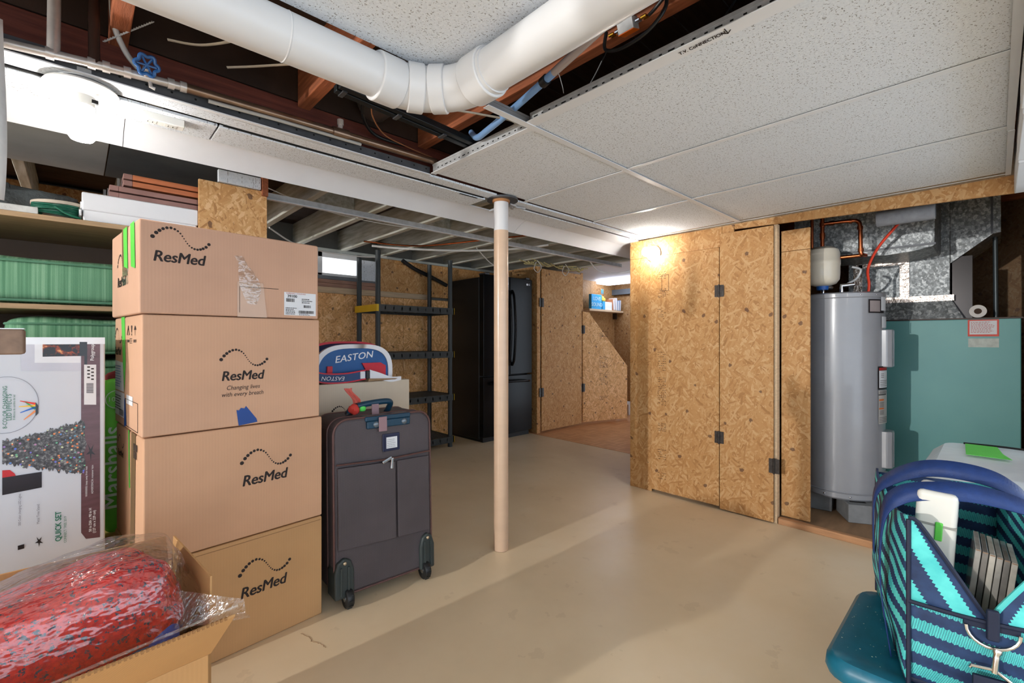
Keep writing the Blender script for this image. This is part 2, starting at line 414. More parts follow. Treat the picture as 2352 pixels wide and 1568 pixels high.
# ------------------------------------------------------------------ boxed-in beam along the middle of the room
so = thing('trim_1', 'long white boxed-in beam cover with tile strips crossing the room', 'beam cover', (1, 1.9, 1.75), kind='structure')
B((-2.6, 1.722, 1.803), (1.53, 1.785, 1.812)).build('tile_strip', TILE, so, world=True)
B((1.66, 1.725, 1.803), (2.96, 1.785, 1.812)).build('tile_strip', TILE, so, world=True)
for a, b in ((-2.6, .345), (.35, 1.52), (1.67, 2.3)):
    B((a, 1.80, 1.796), (b, 1.945, 1.806)).build('tile_strip', TILE, so, world=True, bevel=.002)
B((2.3, 1.80, 1.798), (3.3, 1.95, 1.806)).build('smooth_strip', TRIMW, so, world=True)
for a, b in ((-2.6, .115), (.117, 1.97), (1.972, 4.3)):
    prof = [(1.945, 1.80), (1.965, 1.797), (2.0, 1.783), (2.045, 1.755), (2.062, 1.742), (2.068, 1.744), (2.05, 1.762), (2.0, 1.792), (1.96, 1.806), (1.945, 1.806)]
    MB().prism([(a, y, z) for y, z in prof], (b-a, 0, 0)).build('sloped_fascia', TRIMW, so, world=True, smooth=True)
B((-2.6, 1.716, 1.812), (.345, 1.72, 1.85)).build('steel_track', DARKSTEEL, so, world=True)
trk = B((.345, 1.716, 1.812), (1.13, 1.72, 1.84)).build('steel_track', DARKSTEEL, so, world=True)
m = MB()
for i in range(22): m.disc((-.15+i*.06, 1.7155, 1.828), .0035, (1, 0, 0), (0, 0, 1), 8)
m.build('rivet_holes', HOLE, trk, world=True)
B((-2.6, 1.706, 1.803), (1.13, 1.724, 1.8065)).build('edge_angle', GRID, so, world=True)
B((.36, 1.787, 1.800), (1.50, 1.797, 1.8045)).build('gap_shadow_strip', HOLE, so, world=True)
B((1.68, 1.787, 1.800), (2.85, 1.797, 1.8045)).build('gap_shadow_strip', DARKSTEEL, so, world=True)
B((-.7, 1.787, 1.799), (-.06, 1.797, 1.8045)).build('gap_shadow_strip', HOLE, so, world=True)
B((1.36, 1.80, 1.7945), (1.47, 1.81, 1.7955)).build('torn_slot', HOLE, so, world=True)
for i, (x, y, a, L) in enumerate([(1.70, 1.80, .5, .06), (1.74, 1.775, -.2, .07), (1.68, 1.765, .1, .05)]):
    B((-L/2, -.006, 1.789), (L/2, .006, 1.797)).xform(Matrix.Translation((x, y, 0)) @ Matrix.Rotation(a, 4, 'Z')).build('bent_metal_scrap', STEEL, so, world=True)
# hung bar below the far joists
fb = thing('ceiling', 'lone metal grid bar hung below the far joists, wires dangling', 'ceiling', (2.3, 2.57, 1.80), kind='structure')
MB().box((.70, 2.56, 1.80), (3.95, 2.585, 1.803)).build('grid_bar', GRID, fb, world=True)
MB().box((.70, 2.571, 1.803), (3.95, 2.574, 1.835)).build('web', STEEL, fb, world=True)

# white beam box at the right edge
rs = thing('trim_2', 'white wrapped beam running along the right edge of the ceiling', 'beam cover', (1.5, -.2, 1.72), kind='structure')
for a, b, dy, zb in ((.2, 1.95, .008, 1.735), (1.955, 2.45, .003, 1.722), (2.455, 2.96, 0, 1.715)):
    B((a, -.34, zb), (b, -.054+dy*.8, 1.93)).build('cover_piece', TRIMW, rs, world=True, bevel=.004)

# ------------------------------------------------------------------ walls
# strand-board wall of the furnace closet (faces the room, plane x = 2.98)
wr = thing('wall_right', 'strand-board partition wall around the furnace closet', 'wall', (3.0, 1.0, 0), kind='structure')
def xp(y0, y1, z0, z1, x=2.98, th=.014, name='board_panel', par=None, m=OSBX):
    return B((x, y0, z0), (x+th, y1, z1)).build(name, m, par or wr, world=True, bevel=.0015, seg=1)
xp(1.692, 1.868, 0.0, 1.67); xp(1.20, 1.868, 1.671, 1.80); xp(1.125, 1.197, 1.655, 1.80, x=2.976)
h = MB().hexa([(2.975, 1.122, 1.768), (2.99, 1.122, 1.768), (2.99, -.06, 1.722), (2.975, -.06, 1.722)][::-1], [(2.975, 1.122, 1.80), (2.99, 1.122, 1.80), (2.99, -.06, 1.80), (2.975, -.06, 1.80)][::-1])
h.build('header_board', OSBX, wr, world=True)
B((2.994, 1.855, 0), (4.9, 1.868, 1.93)).build('board_panel', OSBY, wr, world=True)
B((2.995, -.06, 1.80), (3.03, 1.86, 1.94)).build('top_plate', LUMBER, wr, world=True)
xp(.732, .88, .036, 1.60, x=3.045); xp(.732, .88, 1.602, 1.725, x=3.045)
B((2.99, .885, .0), (3.03, .903, 1.76)).build('jamb', LUMBER, wr, world=True)
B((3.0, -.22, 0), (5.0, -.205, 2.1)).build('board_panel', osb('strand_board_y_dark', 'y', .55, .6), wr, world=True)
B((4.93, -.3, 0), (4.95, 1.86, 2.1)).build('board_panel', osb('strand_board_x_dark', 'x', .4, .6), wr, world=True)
m = MB()
for yy in (1.83, 1.25, 1.72):
    for zz in (.2, .9, 1.6): m.disc((2.9795, yy, zz), .003, (0, 1, 0), (0, 0, 1), 6)
m.build('nail_heads', INK, wr, world=True)
HP = {}
def hinge(par, x, y, z, ax='x', s=1, h=.075):
    m = MB()
    if ax == 'x': m.box((x-.004, y-.028*s, z-h/2), (x, y+.028*s, z+h/2)); m.tube([(x-.007, y, z-h/2-.003), (x-.007, y, z+h/2+.003)], .006, 8)
    else: m.box((x-.028*s, y-.004, z-h/2), (x+.028*s, y, z+h/2)); m.tube([(x, y-.007, z-h/2-.003), (x, y-.007, z+h/2+.003)], .006, 8)
    return m.build('hinge', HINGE, par, world=True, smooth=True, label='dark steel butt hinge')
def stamps(par, u, zs, plane, w, fixed, m=INK):
    """faded ink stamps of the board mill: small strokes stacked in columns"""
    k = MB()
    for z0, z1, n in zs:
        for i in range(n):
            z = z0+(z1-z0)*(i+.5)/n; a = 0
            while a < w:
                L = random.uniform(.004, .016)
                if random.random() < .72:
                    p = [(u+a, z-.0016), (u+min(a+L, w), z-.0016), (u+min(a+L, w), z+.0016), (u+a, z+.0016)]
                    k.quad(*[(fixed, q[0], q[1]) if plane == 'x' else (q[0], fixed, q[1]) for q in p])
                a += L+.004
    return k.build('ink_stamp', m, par, world=True)
STAMP = mat('faded_stamp', (62, 40, 30), .8, var=.2)
d1 = thing('door_1', 'wide strand-board door leaf beside the corner bulb, ink stamps down it', 'door', (2.98, 1.45, .02), kind='structure')
B((2.966, 1.213, .022), (2.98, 1.69, 1.668)).build('leaf', OSBX, d1, world=True, bevel=.0015, seg=1)
stamps(d1, 1.575, [(1.5, 1.56, 4), (1.37, 1.44, 7), (1.22, 1.30, 6), (.86, 1.0, 9), (.62, .82, 16), (.44, .5, 5), (.24, .32, 5), (.1, .16, 3)], 'x', .062, 2.9655, STAMP)
k = MB()
for a, b in (((1.555, 1.42), (1.605, 1.42)), ((1.555, 1.53), (1.605, 1.53)), ((1.555, 1.42), (1.555, 1.53)), ((1.605, 1.42), (1.605, 1.53))): k.tube([(2.9655, *a), (2.9655, *b)], .0012, 4)
k.build('stamp_frame', STAMP, d1, world=True)
d2 = thing('door_2', 'narrow strand-board door leaf hinged beside the open furnace closet', 'door', (2.98, 1.05, .01), kind='structure')
B((2.966, .90, .008), (2.98, 1.209, 1.752)).build('leaf', OSBX, d2, world=True, bevel=.0015, seg=1)
for z in (1.39, .46): hinge(d2, 2.966, 1.211, z)
hinge(d2, 2.968, .895, .34, h=.085)
B((2.958, 1.18, 1.36), (2.966, 1.195, 1.42)).build('latch_block', HINGE, d2, world=True)

# wall with the window, behind the plastic shelves (plane y = 4.3)
WY = 4.3
wb = thing('wall_back', 'strand-board outer wall under and beside the small basement window', 'wall', (1.5, WY, 0), kind='structure')
PALE = osb('strand_board_pale', 'y', 1.42, .12)
def yp(x0, x1, z0, z1, y=WY, th=.014, name='board_panel', m=OSBY, par=None):
    return B((x0, y, z0), (x1, y+th, z1)).build(name, m, par or wb, world=True, bevel=.0015, seg=1)
yp(-2.6, 1.3, 0, 1.52, m=PALE); yp(1.302, 2.50, 0, 1.52, m=PALE); yp(2.502, 3.9, 0, 1.52, m=PALE)
yp(2.215, 3.0, 1.55, 1.93); yp(3.002, 4.0, 1.55, 1.93); yp(-2.6, .9, 1.6, 2.1)
for x in (2.05, 2.85): B((x, WY-.012, .3), (x+.05, WY, 1.52)).build('batten', mat('shadow_wood', (120, 92, 70), .8), wb, world=True) if 0 else None
B((.9, WY-.035, 1.515), (2.78, WY-.001, 1.57)).build('lumber_ledger', LUMBER, wb, world=True, bevel=.003)
B((.9, WY-.012, 1.572), (2.2, WY+.004, 1.61)).build('sill_board', mat('sill_wood', (168, 128, 110), .75, var=.2, stretch=(1, 12, 12)), wb, world=True, bevel=.002)
B((.9, WY-.008, 1.612), (2.2, WY+.01, 1.645)).build('sill_board', mat('sill_wood', (168, 128, 110)), wb, world=True, bevel=.002)
B((.9, WY-.002, 1.647), (2.2, WY+.012, 1.68)).build('sill_board', mat('sill_grey', (120, 124, 130), .7), wb, world=True, bevel=.002)
B((1.0, WY-.02, 1.905), (4.0, WY+.02, 1.93)).build('wall_plate', mat('plate_white', (180, 186, 182), .7), wb, world=True)
yp(2.02, 2.19, 1.66, 1.86, y=WY-.03, name='tile_offcut', m=TILE); B((2.192, WY-.04, 1.66), (2.214, WY+.01, 1.9)).build('jamb', JOISTG, wb, world=True)
B((-2.7, WY+.07, 0), (6.4, WY+.2, 1.68)).build('masonry', mat('masonry_grey', (120, 118, 112), .9), wb, world=True)
B((-2.7, WY+.07, 1.905), (6.4, WY+.2, 2.15)).build('masonry', MATS['masonry_grey'], wb, world=True)
B((-2.7, WY+.07, 1.68), (1.15, WY+.2, 1.905)).build('masonry', MATS['masonry_grey'], wb, world=True)
B((2.02, WY+.07, 1.68), (6.4, WY+.2, 1.905)).build('masonry', MATS['masonry_grey'], wb, world=True)
w1 = thing('window_1', 'small white-framed basement window bright with daylight', 'window', (1.6, WY, 1.67), kind='structure')
FRW = mat('window_vinyl', (236, 238, 240), .4, var=.02)
m = MB()
for a, b in (((1.15, 1.68), (2.02, 1.705)), ((1.15, 1.85), (2.02, 1.905)), ((1.15, 1.68), (1.18, 1.905)), ((1.99, 1.68), (2.02, 1.905)), ((1.615, 1.68), (1.66, 1.905))):
    m.box((a[0], WY+.005, a[1]), (b[0], WY+.06, b[1]))
m.build('window_frame', FRW, w1, world=True, bevel=.004)
GLASS = mat('frosted_daylight_glass', (240, 244, 248), .9, var=.02, emit=1.0)
B((1.18, WY+.03, 1.705), (1.615, WY+.036, 1.85)).build('pane', GLASS, w1, world=True)
B((1.66, WY+.03, 1.705), (1.99, WY+.036, 1.85)).build('pane', GLASS, w1, world=True)
B((1.59, WY-.01, 1.745), (1.605, WY+.005, 1.79)).build('latch', FRW, w1, world=True, bevel=.003)

# closet beside the fridge, room beyond
wc = thing('wall_center', 'strand-board closet walls standing beside the black fridge', 'wall', (4.0, 3.7, 0), kind='structure')
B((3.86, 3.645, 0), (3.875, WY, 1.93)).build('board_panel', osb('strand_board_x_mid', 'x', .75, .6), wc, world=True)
yp(3.845, 3.90, 0.0, 1.925, y=3.632, name='corner_post', par=wc); yp(4.66, 4.70, 1.45, 1.93, y=3.634, par=wc)
d3 = thing('door_3', 'tall strand-board closet door beside the black fridge', 'door', (4.28, 3.63, 0), kind='structure')
B((3.915, 3.622, .02), (4.655, 3.637, 1.905)).build('leaf', OSBY, d3, world=True, bevel=.002, seg=1)
hinge(d3, 3.908, 3.622, 1.51, 'y', 1.3, .1); hinge(d3, 3.908, 3.622, .47, 'y', 1.3, .1)
d4 = thing('door_4', 'slant-topped strand-board door under the stairs', 'door', (4.68, 3.62, 0), rz=R(-17), kind='structure')
OSBT = osb('strand_board_y_light', 'y', 1.38, .3)
MB().prism([(.0, 0, .03), (.72, 0, .03), (.72, 0, .73), (.12, 0, 1.40), (.10, 0, 1.43), (0, 0, 1.44)], (0, .015, 0)).build('leaf', OSBT, d4)
for z in (1.21, .47): MB().box((-.035, -.004, z-.05), (.03, 0, z+.05)).tube([(-.004, -.008, z-.055), (-.004, -.008, z+.055)], .007, 8).build('hinge', HINGE, d4, smooth=True)
k = MB()
for z0, z1, n in ((1.12, 1.2, 5), (.72, .88, 8), (.5, .66, 8), (.3, .36, 3)):
    for i in range(n):
        z = z0+(z1-z0)*i/n; a = .26
        while a < .40:
            L = random.uniform(.01, .03)
            if random.random() < .7: k.quad((a, -.001, z), (min(.4, a+L), -.001, z), (min(.4, a+L), -.001, z+.005), (a, -.001, z+.005))
            a += L+.008
k.build('ink_stamp', STAMP, d4)
wf = thing('wall_far', 'strand-board walls of the parquet room beyond the slanted door', 'wall', (6, 4.15, 0), kind='structure')
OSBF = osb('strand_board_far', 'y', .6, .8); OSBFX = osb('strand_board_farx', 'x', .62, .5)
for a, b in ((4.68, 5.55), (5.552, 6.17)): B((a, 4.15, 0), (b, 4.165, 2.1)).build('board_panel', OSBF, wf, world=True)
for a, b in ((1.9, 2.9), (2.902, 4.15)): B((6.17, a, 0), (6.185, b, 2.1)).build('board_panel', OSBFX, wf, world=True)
B((6.10, 3.2, 1.78), (6.17, 4.15, 1.86)).build('wall_strip', mat('grey_strip', (90, 96, 100), .6), wf, world=True)
cf = thing('ceiling', 'white ceiling panels over the parquet room with a light box', 'ceiling', (5.3, 3.2, 1.95), kind='structure')
B((4.35, 1.9, 1.955), (6.17, 4.15, 1.97)).build('ceiling_panel', WHITE, cf, world=True)
B((4.35, 1.9, 1.95), (4.39, 4.15, 1.956)).build('edge_angle', DARKSTEEL, cf, world=True)
B((5.55, 3.3, 1.90), (5.85, 4.05, 1.955)).build('light_box', mat('cool_lit_diffuser', (226, 234, 255), .5, emit=5), cf, world=True, bevel=.01)

# storage alcove behind the boxes (left)
st = thing('wall_left', 'dim brown-panelled alcove walls around the cushion shelves', 'wall', (-.6, 3.0, 0), kind='structure')
B((-2.6, 3.1, 0), (.7, 3.115, 1.75)).build('back_panel', BROWNP, st, world=True)
B((.405, 2.5, 0), (.69, 2.515, 1.815)).build('board_panel', osb('strand_board_alcove', 'y', 1.1, .3), st, world=True, bevel=.002, seg=1)
B((.672, 2.515, 0), (.69, 3.1, 1.815)).build('board_panel', OSBX, st, world=True)
B((.48, 2.49, 1.818), (.66, 2.51, 1.875)).build('tile_offcut', TILE, st, world=True, bevel=.002)
B((.665, 2.48, 1.79), (.69, 2.52, 1.885)).build('stud_end', WOODR, st, world=True)
# ------------------------------------------------------------------ lamps
CERAM = mat('white_porcelain', (232, 232, 228), .3, var=.03)
GLOW = mat('lit_bulb', (255, 250, 244), .5, var=0, emit=BULB); GLOW2 = mat('lit_bulb_dim', (255, 246, 234), .5, var=0, emit=BULB*2.0)
def bulb_prof(s=1): return [(.0125*s, .0), (.0135*s, .018*s), (.02*s, .035*s), (.031*s, .052*s), (.0365*s, .072*s), (.034*s, .09*s), (.024*s, .104*s), (.0, .11*s)]
la = thing('ceiling_lampholder', 'round white porcelain lampholder with a lit bare bulb under the beam cover', 'lamp', (.012, 1.79, 1.69))
FL = Matrix.Rotation(math.pi, 4, 'X')
MB().lathe([(.0, 0), (.078, .0), (.082, .006), (.07, .016), (.03, .024), (.026, .05), (.0, .05)], 32, (.012, 1.79, 1.795), FL).build('holder', CERAM, la, smooth=True, world=True)
MB().lathe([(.0, 0), (.056, 0), (.056, .022), (0, .022)], 24, (.016, 1.77, 1.822), FL).build('junction_box', STEEL, la, smooth=True, world=True)
MB().lathe(bulb_prof(), 16, (.012, 1.79, 1.752), FL).build('bulb', GLOW, la, smooth=True, world=True, label='lit white bulb')
B((.032, 1.755, 1.748), (.046, 1.765, 1.758)).build('chain_outlet', BLACK, la, world=True)
m = MB()
for i in range(9): m.blob((.04, 1.757, 1.745-i*.0045), (.0016, .0016, .0016), 1, 1, 6, 5)
m.build('pull_chain', STEEL, la, world=True)
lb = thing('wall_lampholder', 'white porcelain lampholder with a lit bare bulb on the strand-board corner', 'lamp', (2.98, 1.69, 1.66))
TX = Matrix.Rotation(-math.pi/2, 4, 'Y') @ Matrix.Rotation(0, 4, 'Z')
MB().lathe([(.0, 0), (.054, .0), (.056, .006), (.05, .014), (.026, .022), (.022, .036), (.0, .036)], 32, (2.978, 1.675, 1.692), TX).build('holder', CERAM, lb, smooth=True, world=True)
MB().lathe(bulb_prof(.9), 16, (2.95, 1.675, 1.692), TX).build('bulb', GLOW2, lb, smooth=True, world=True, label='lit white bulb')
m = MB().box((.135, 1.825, 1.772), (.258, 1.862, 1.797))
oc = thing('ceiling_outlet', 'white duplex outlet mounted on the beam cover beside the bulb', 'outlet', (.197, 1.84, 1.775))
m.build('cover', CERAM, oc, world=True, bevel=.003)
for x in (.17, .222): B((x-.016, 1.831, 1.7705), (x+.016, 1.856, 1.7725)).build('socket', mat('socket_white', (214, 214, 210), .4), oc, world=True, bevel=.001)
for x in (.17, .222):
    for dx in (-.006, .006): B((x+dx-.001, 1.838, 1.770), (x+dx+.001, 1.847, 1.7706)).build('slot', HOLE, oc, world=True)
# two unseen bare-bulb lampholders added as fill light, left of and behind the camera
for nm, p in (('ceiling_lampholder', (-1.25, .9, 1.795)), ('ceiling_lampholder', (-.2, -1.3, 1.795))):
    added_lamp = thing(nm, 'unseen bare bulb lampholder added for fill light on the ceiling %s' % ('left of the camera' if p[0] < -1 else 'behind the camera'), 'lamp', (p[0], p[1], 1.69))
    MB().lathe([(.0, 0), (.078, .0), (.082, .006), (.07, .016), (.03, .024), (.026, .05), (.0, .05)], 24, p, FL).build('holder', CERAM, added_lamp, smooth=True, world=True)
    MB().lathe(bulb_prof(), 12, (p[0], p[1], p[2]-.043), FL).build('bulb', GLOW2, added_lamp, smooth=True, world=True)

# ------------------------------------------------------------------ support post
po = thing('support_post', 'round beige and white painted steel support post in mid room', 'post', (1.59, 1.757, 0))
MB().lathe([(.036, .0), (.036, .004)], 32, (1.59, 1.757, 0)).build('foot', mat('rust_foot', (120, 96, 70), .7), po, world=True, smooth=True)
MB().lathe([(.0375, .002), (.0375, 1.64)], 40, (1.59, 1.757, 0)).build('lower_shaft', mat('beige_gloss_paint', (206, 176, 150), .3, var=.06, scale=3, stretch=(1, 1, 4), coat=.3), po, world=True, smooth=True, label='beige painted lower length')
MB().lathe([(.0378, 1.64), (.0378, 1.797)], 40, (1.59, 1.757, 0)).build('upper_shaft', mat('white_gloss_paint', (214, 214, 216), .3, var=.03, coat=.3), po, world=True, smooth=True)
MB().lathe([(.044, 1.785), (.046, 1.80), (.038, 1.803)], 32, (1.59, 1.757, 0)).build('collar', mat('rusty_collar', (168, 118, 74), .7, var=.3), po, world=True, smooth=True)
MB().lathe([(.08, 1.797), (.08, 1.806)], 32, (1.60, 1.757, 0)).build('top_plate', DARKSTEEL, po, world=True)

# ------------------------------------------------------------------ cardboard boxes
def card(name, rgb, axis):
    t = NT(name); P = t.tc.outputs['Object']; c = lin(rgb)
    n = t.noise(P, 3, 4); col = t.ramp(n, [(.3, tuple(x*.9 for x in c)), (.7, tuple(min(1, x*1.06) for x in c))])
    sp = t.n('ShaderNodeSeparateXYZ'); t.l(P, sp.inputs[0])
    w = t.math('SINE', t.math('MULTIPLY', t.math('ADD', sp.outputs[0], sp.outputs[1]), 700))
    col = t.mix(t.math('MULTIPLY', t.math('MULTIPLY_ADD', w, .5, .5), .03), col, (.1, .06, .03))
    t.base(col); t.set(Roughness=.72); t.bump(t.math('ADD', t.math('MULTIPLY', w, .18), t.noise(P, 25, 2)), .25, .0015); return t.m
CARDS = [card('cardboard_a', (196, 152, 104), 0), card('cardboard_b', (205, 160, 126), 0), card('cardboard_c', (205, 162, 132), 0), card('cardboard_d', (202, 160, 134), 0)]
CARDIN = card('cardboard_plain', (200, 152, 98), 0)
GREENT = mat('green_tape', (98, 205, 80), .45, var=.06); BLUET = mat('blue_tape', (20, 66, 140), .45, var=.08)
CLEART = mat('clear_tape', (190, 150, 118), .12, var=.06, coat=.6); PAPER = mat('paper_label', (226, 228, 232), .6, var=.03)
WAVE = [(0,0),(.06,.085),(.115,.14),(.175,.185),(.24,.215),(.31,.226),(.375,.21),(.43,.178),(.475,.135),(.51,.085),(.54,.035),(.57,-.015),(.60,-.06),(.635,-.1),(.68,-.135),(.73,-.157),(.785,-.163),(.84,-.15),(.89,-.125),(.945,-.085),(1.0,-.017)]
WR = [12,11,10.5,9.5,9,8.5,7.5,6.5,5.5,4.8,4.2,4,4.4,5,6,7,7.5,8.3,9,9.6,10.2]
def logo(par, x, z, w, y=0, right=(1,0,0), ang=0, word=True, slogan=False, wx=1.0, off=0):
    """dotted wave with the italic bold brand word under it; (x, z) is the left end of the wave on the plane y"""
    rt = Vector(right); up = Vector((0, 0, 1)); m = MB(); o = Vector((x, y, z))
    nrm = rt.cross(up)
    for (u, v), r in zip(WAVE, WR): m.disc(o+rt*u*w+up*v*w+nrm*.0008, r/301*w, rt, up, 12)
    m.build('logo_dots', INK, par)
    c = o+rt*(w*(.46+off))-up*w*.40
    if word: text(par, 'ResMed', c, w*.315, rt, up, INK, shear=.18, bold=w*.0085, sx=.92*wx, space=.98)
    if slogan:
        text(par, 'Changing lives', c-up*w*.275+rt*w*.01, w*.145, rt, up, INK, shear=.2, sx=.88); text(par, 'with every breath', c-up*w*.43, w*.145, rt, up, INK, shear=.2, sx=.88)
def barcode(par, o, right, up, w, h, n=22, m=INK, name='barcode'):
    k = MB(); r, u = Vector(right), Vector(up); a = 0; o = Vector(o)+r.cross(u)*.0012
    while a < w-.001:
        b = random.choice((.6, 1, 1.6))*w/n*.5
        k.quad(o+r*a, o+r*min(w, a+b), o+r*min(w, a+b)+u*h, o+r*a+u*h); a += b+random.choice((.6, 1, 1.4))*w/n*.5
    return k.build(name, m, par)
def lines(par, o, right, up, w, h, n, m=INK, name='small_print', fill=.45, seed=1):
    rnd = random.Random(seed); k = MB(); r, u = Vector(right), Vector(up); o = Vector(o)+r.cross(u)*.0012
    for i in range(n):
        z = h*(i+.5)/n; a = 0; end = w*rnd.uniform(.7, 1)
        while a < end:
            L = rnd.uniform(.03, .1)*w+.002; t = h/n*fill/2; b = min(end, a+L)
            k.quad(o+r*a+u*(z-t), o+r*b+u*(z-t), o+r*b+u*(z+t), o+r*a+u*(z+t)); a += L+.02*w+.001
    return k.build(name, m, par)
def strip(par, pts, name, m):
    return MB().quad(*pts).build(name, m, par)
A = R(5.2); FRp = Vector((.705, 1.832, 0)); DX = Vector((math.cos(A), math.sin(A), 0)); DY = Vector((-math.sin(A), math.cos(A), 0))
def cbox(z, w, d, h, m, label, dx=0, drz=0, group='stacked brown cardboard boxes'):
    base = FRp - DX*w + DX*dx + Vector((0, 0, z))
    t = thing('cardboard_box', label, 'box', base, A+drz, group)
    B((0, 0, 0), (w, d, h)).build('body', m, t, bevel=.006)
    return t
W0 = .556
b4 = cbox(0, W0+.006, .46, .386, CARDS[0], 'bottom brown cardboard box of the tall stack, standing on the floor')
logo(b4, .268, .262, .168); MB().box((.0, -.0008, .372), (W0, 0, .374)).build('flap_seam', mat('card_crease', (150, 112, 76), .8), b4)
strip(b4, [(.34, -.001, 0), (.42, -.001, 0), (.40, -.001, .24), (.35, -.001, .25)], 'clear_tape', CLEART) if 0 else None
b3 = cbox(.389, W0+.004, .44, .389, CARDS[1], 'second brown cardboard box from the floor in the tall stack, pale tan front')
logo(b3, .272, .262, .165); 
LF = (0, -1, 0)      # reading direction on a left side face (seen from -x): right is -y
def side_logo(t, y, z, w, word=True): logo(t, -.0, z, w, y=y, right=LF, word=word)
side_logo(b3, .40, .33, .10); strip(b3, [(-.001, .22, .39), (-.001, .20, .39), (-.001, .19, .20), (-.001, .21, .20)], 'green_tape', GREENT)
strip(b3, [(-.001, .17, .39), (-.001, .10, .39), (-.001, .12, .0), (-.001, .19, .0)], 'clear_tape', mat('brown_tape', (150, 120, 90), .2, coat=.5))
lines(b3, (-.001, .13, .31), LF, (0,0,1), .06, .05, 2, seed=4, fill=.9)
b2 = cbox(.781, W0-.004, .46, .377, CARDS[2], 'third brown cardboard box with blue tape on its front, slogan printed below the logo', dx=-.012, drz=R(-.4))
logo(b2, .212, .232, .145, slogan=True)
strip(b2, [(.265, -.0015, .002), (.325, -.0015, .008), (.322, -.0015, .02), (.288, -.0015, .068), (.283, -.0015, .060), (.272, -.0015, .063), (.266, -.0015, .055), (.258, -.0015, .057)], 'blue_tape', BLUET)
m = MB().quad((-.001, .33, .377), (-.001, .265, .377), (-.001, .25, .22), (-.001, .27, .12), (-.001, .30, .22)); m.build('green_tape', GREENT, b2)
side_logo(b2, .455, .31, .13)
strip(b2, [(-.001, .45, .03), (-.001, .27, .03), (-.001, .27, .115), (-.001, .45, .115)], 'shipping_label', PAPER); strip(b2, [(-.001, .45, .12), (-.001, .28, .12), (-.001, .30, .22), (-.001, .45, .225)], 'packing_slip', PAPER)
barcode(b2, (-.0012, .36, .035), LF, (0,0,1), .08, .022); lines(b2, (-.0012, .44, .05), LF, (0,0,1), .12, .055, 6, seed=2); lines(b2, (-.0012, .44, .13), LF, (0,0,1), .12, .08, 9, mat('blue_print', (120, 150, 190), .7), seed=3)
MB().quad((-.0015, .275, .0), (-.0015, .235, .012), (-.0015, .255, .10), (-.0015, .27, .095)).build('blue_tape', BLUET, b2)
strip(b2, [(-.001, .235, .085), (-.001, .13, .085), (-.001, .13, .115), (-.001, .235, .115)], 'small_label', PAPER)
k = MB()
for a, b in (((.26, .10), (.05, .10)), ((.05, .10), (.05, .01)), ((.05, .01), (.24, .01))): k.tube([(-.001, *a), (-.001, *b)], .0008, 4)
k.build('printed_frame', INK, b2)
for i, yy in enumerate((.20, .145, .09)):
    k = MB()
    if i == 0: k.tube([(-.001, yy+.018, .315), (-.001, yy, .345), (-.001, yy-.018, .315)], .001, 4, closed=True)
    elif i == 1: k.quad((-.0012, yy+.008, .345), (-.0012, yy-.008, .345), (-.0012, yy-.003, .322), (-.0012, yy+.003, .322)); k.disc((-.0012, yy, .316), .004, LF, (0,0,1), 8)
    else: k.quad((-.0012, yy+.018, .33), (-.0012, yy-.018, .33), (-.0012, yy, .345)); k.quad((-.0012, yy+.002, .313), (-.0012, yy-.002, .313), (-.0012, yy-.002, .33), (-.0012, yy+.002, .33))
    k.build('handling_symbol', INK, b2)
for i, yy in enumerate((.215, .17, .11)): lines(b2, (-.001, yy, .285), LF, (0,0,1), .04, .02, 3 if i == 1 else 1, seed=i)
b1 = cbox(1.16, W0+.0, .44, .288, CARDS[3], 'top brown cardboard box of the tall stack, torn tape and white shipping label on front', dx=-.014, drz=R(.3))
logo(b1, .033, .238, .150)
lb1 = strip(b1, [(.425, -.001, .012), (.545, -.001, .012), (.545, -.001, .098), (.425, -.001, .098)], 'shipping_label', PAPER)
text(b1, '39100', (.436, -.0012, .083), .0145, (1,0,0), (0,0,1), INK, align='LEFT', bold=.0002); barcode(b1, (.432, -.001, .062), (1,0,0), (0,0,1), .03, .013, 14)
text(b1, 'HUMIDAIR11 STANDARD', (.432, -.0012, .0935), .0065, (1,0,0), (0,0,1), mat('red_print', (176, 60, 50), .6), align='LEFT')
barcode(b1, (.497, -.001, .042), (1,0,0), (0,0,1), .03, .01, 16); barcode(b1, (.478, -.001, .02), (1,0,0), (0,0,1), .06, .011, 30)
lines(b1, (.430, -.001, .014), (1,0,0), (0,0,1), .043, .028, 5, seed=7); lines(b1, (.49, -.001, .058), (1,0,0), (0,0,1), .04, .02, 3, seed=8); lines(b1, (.48, -.001, .013), (1,0,0), (0,0,1), .05, .006, 2, seed=9)
k = MB().tube([(.275, -.001, .015), (.275, -.001, .105)], .0009, 4).tube([(.275, -.001, .105), (.405, -.001, .106)], .0009, 4); k.build('printed_lines', INK, b1)
strip(b1, [(.268, -.0012, .0), (.365, -.0012, .0), (.352, -.0012, .122), (.268, -.0012, .122)], 'tape_patch', CLEART)
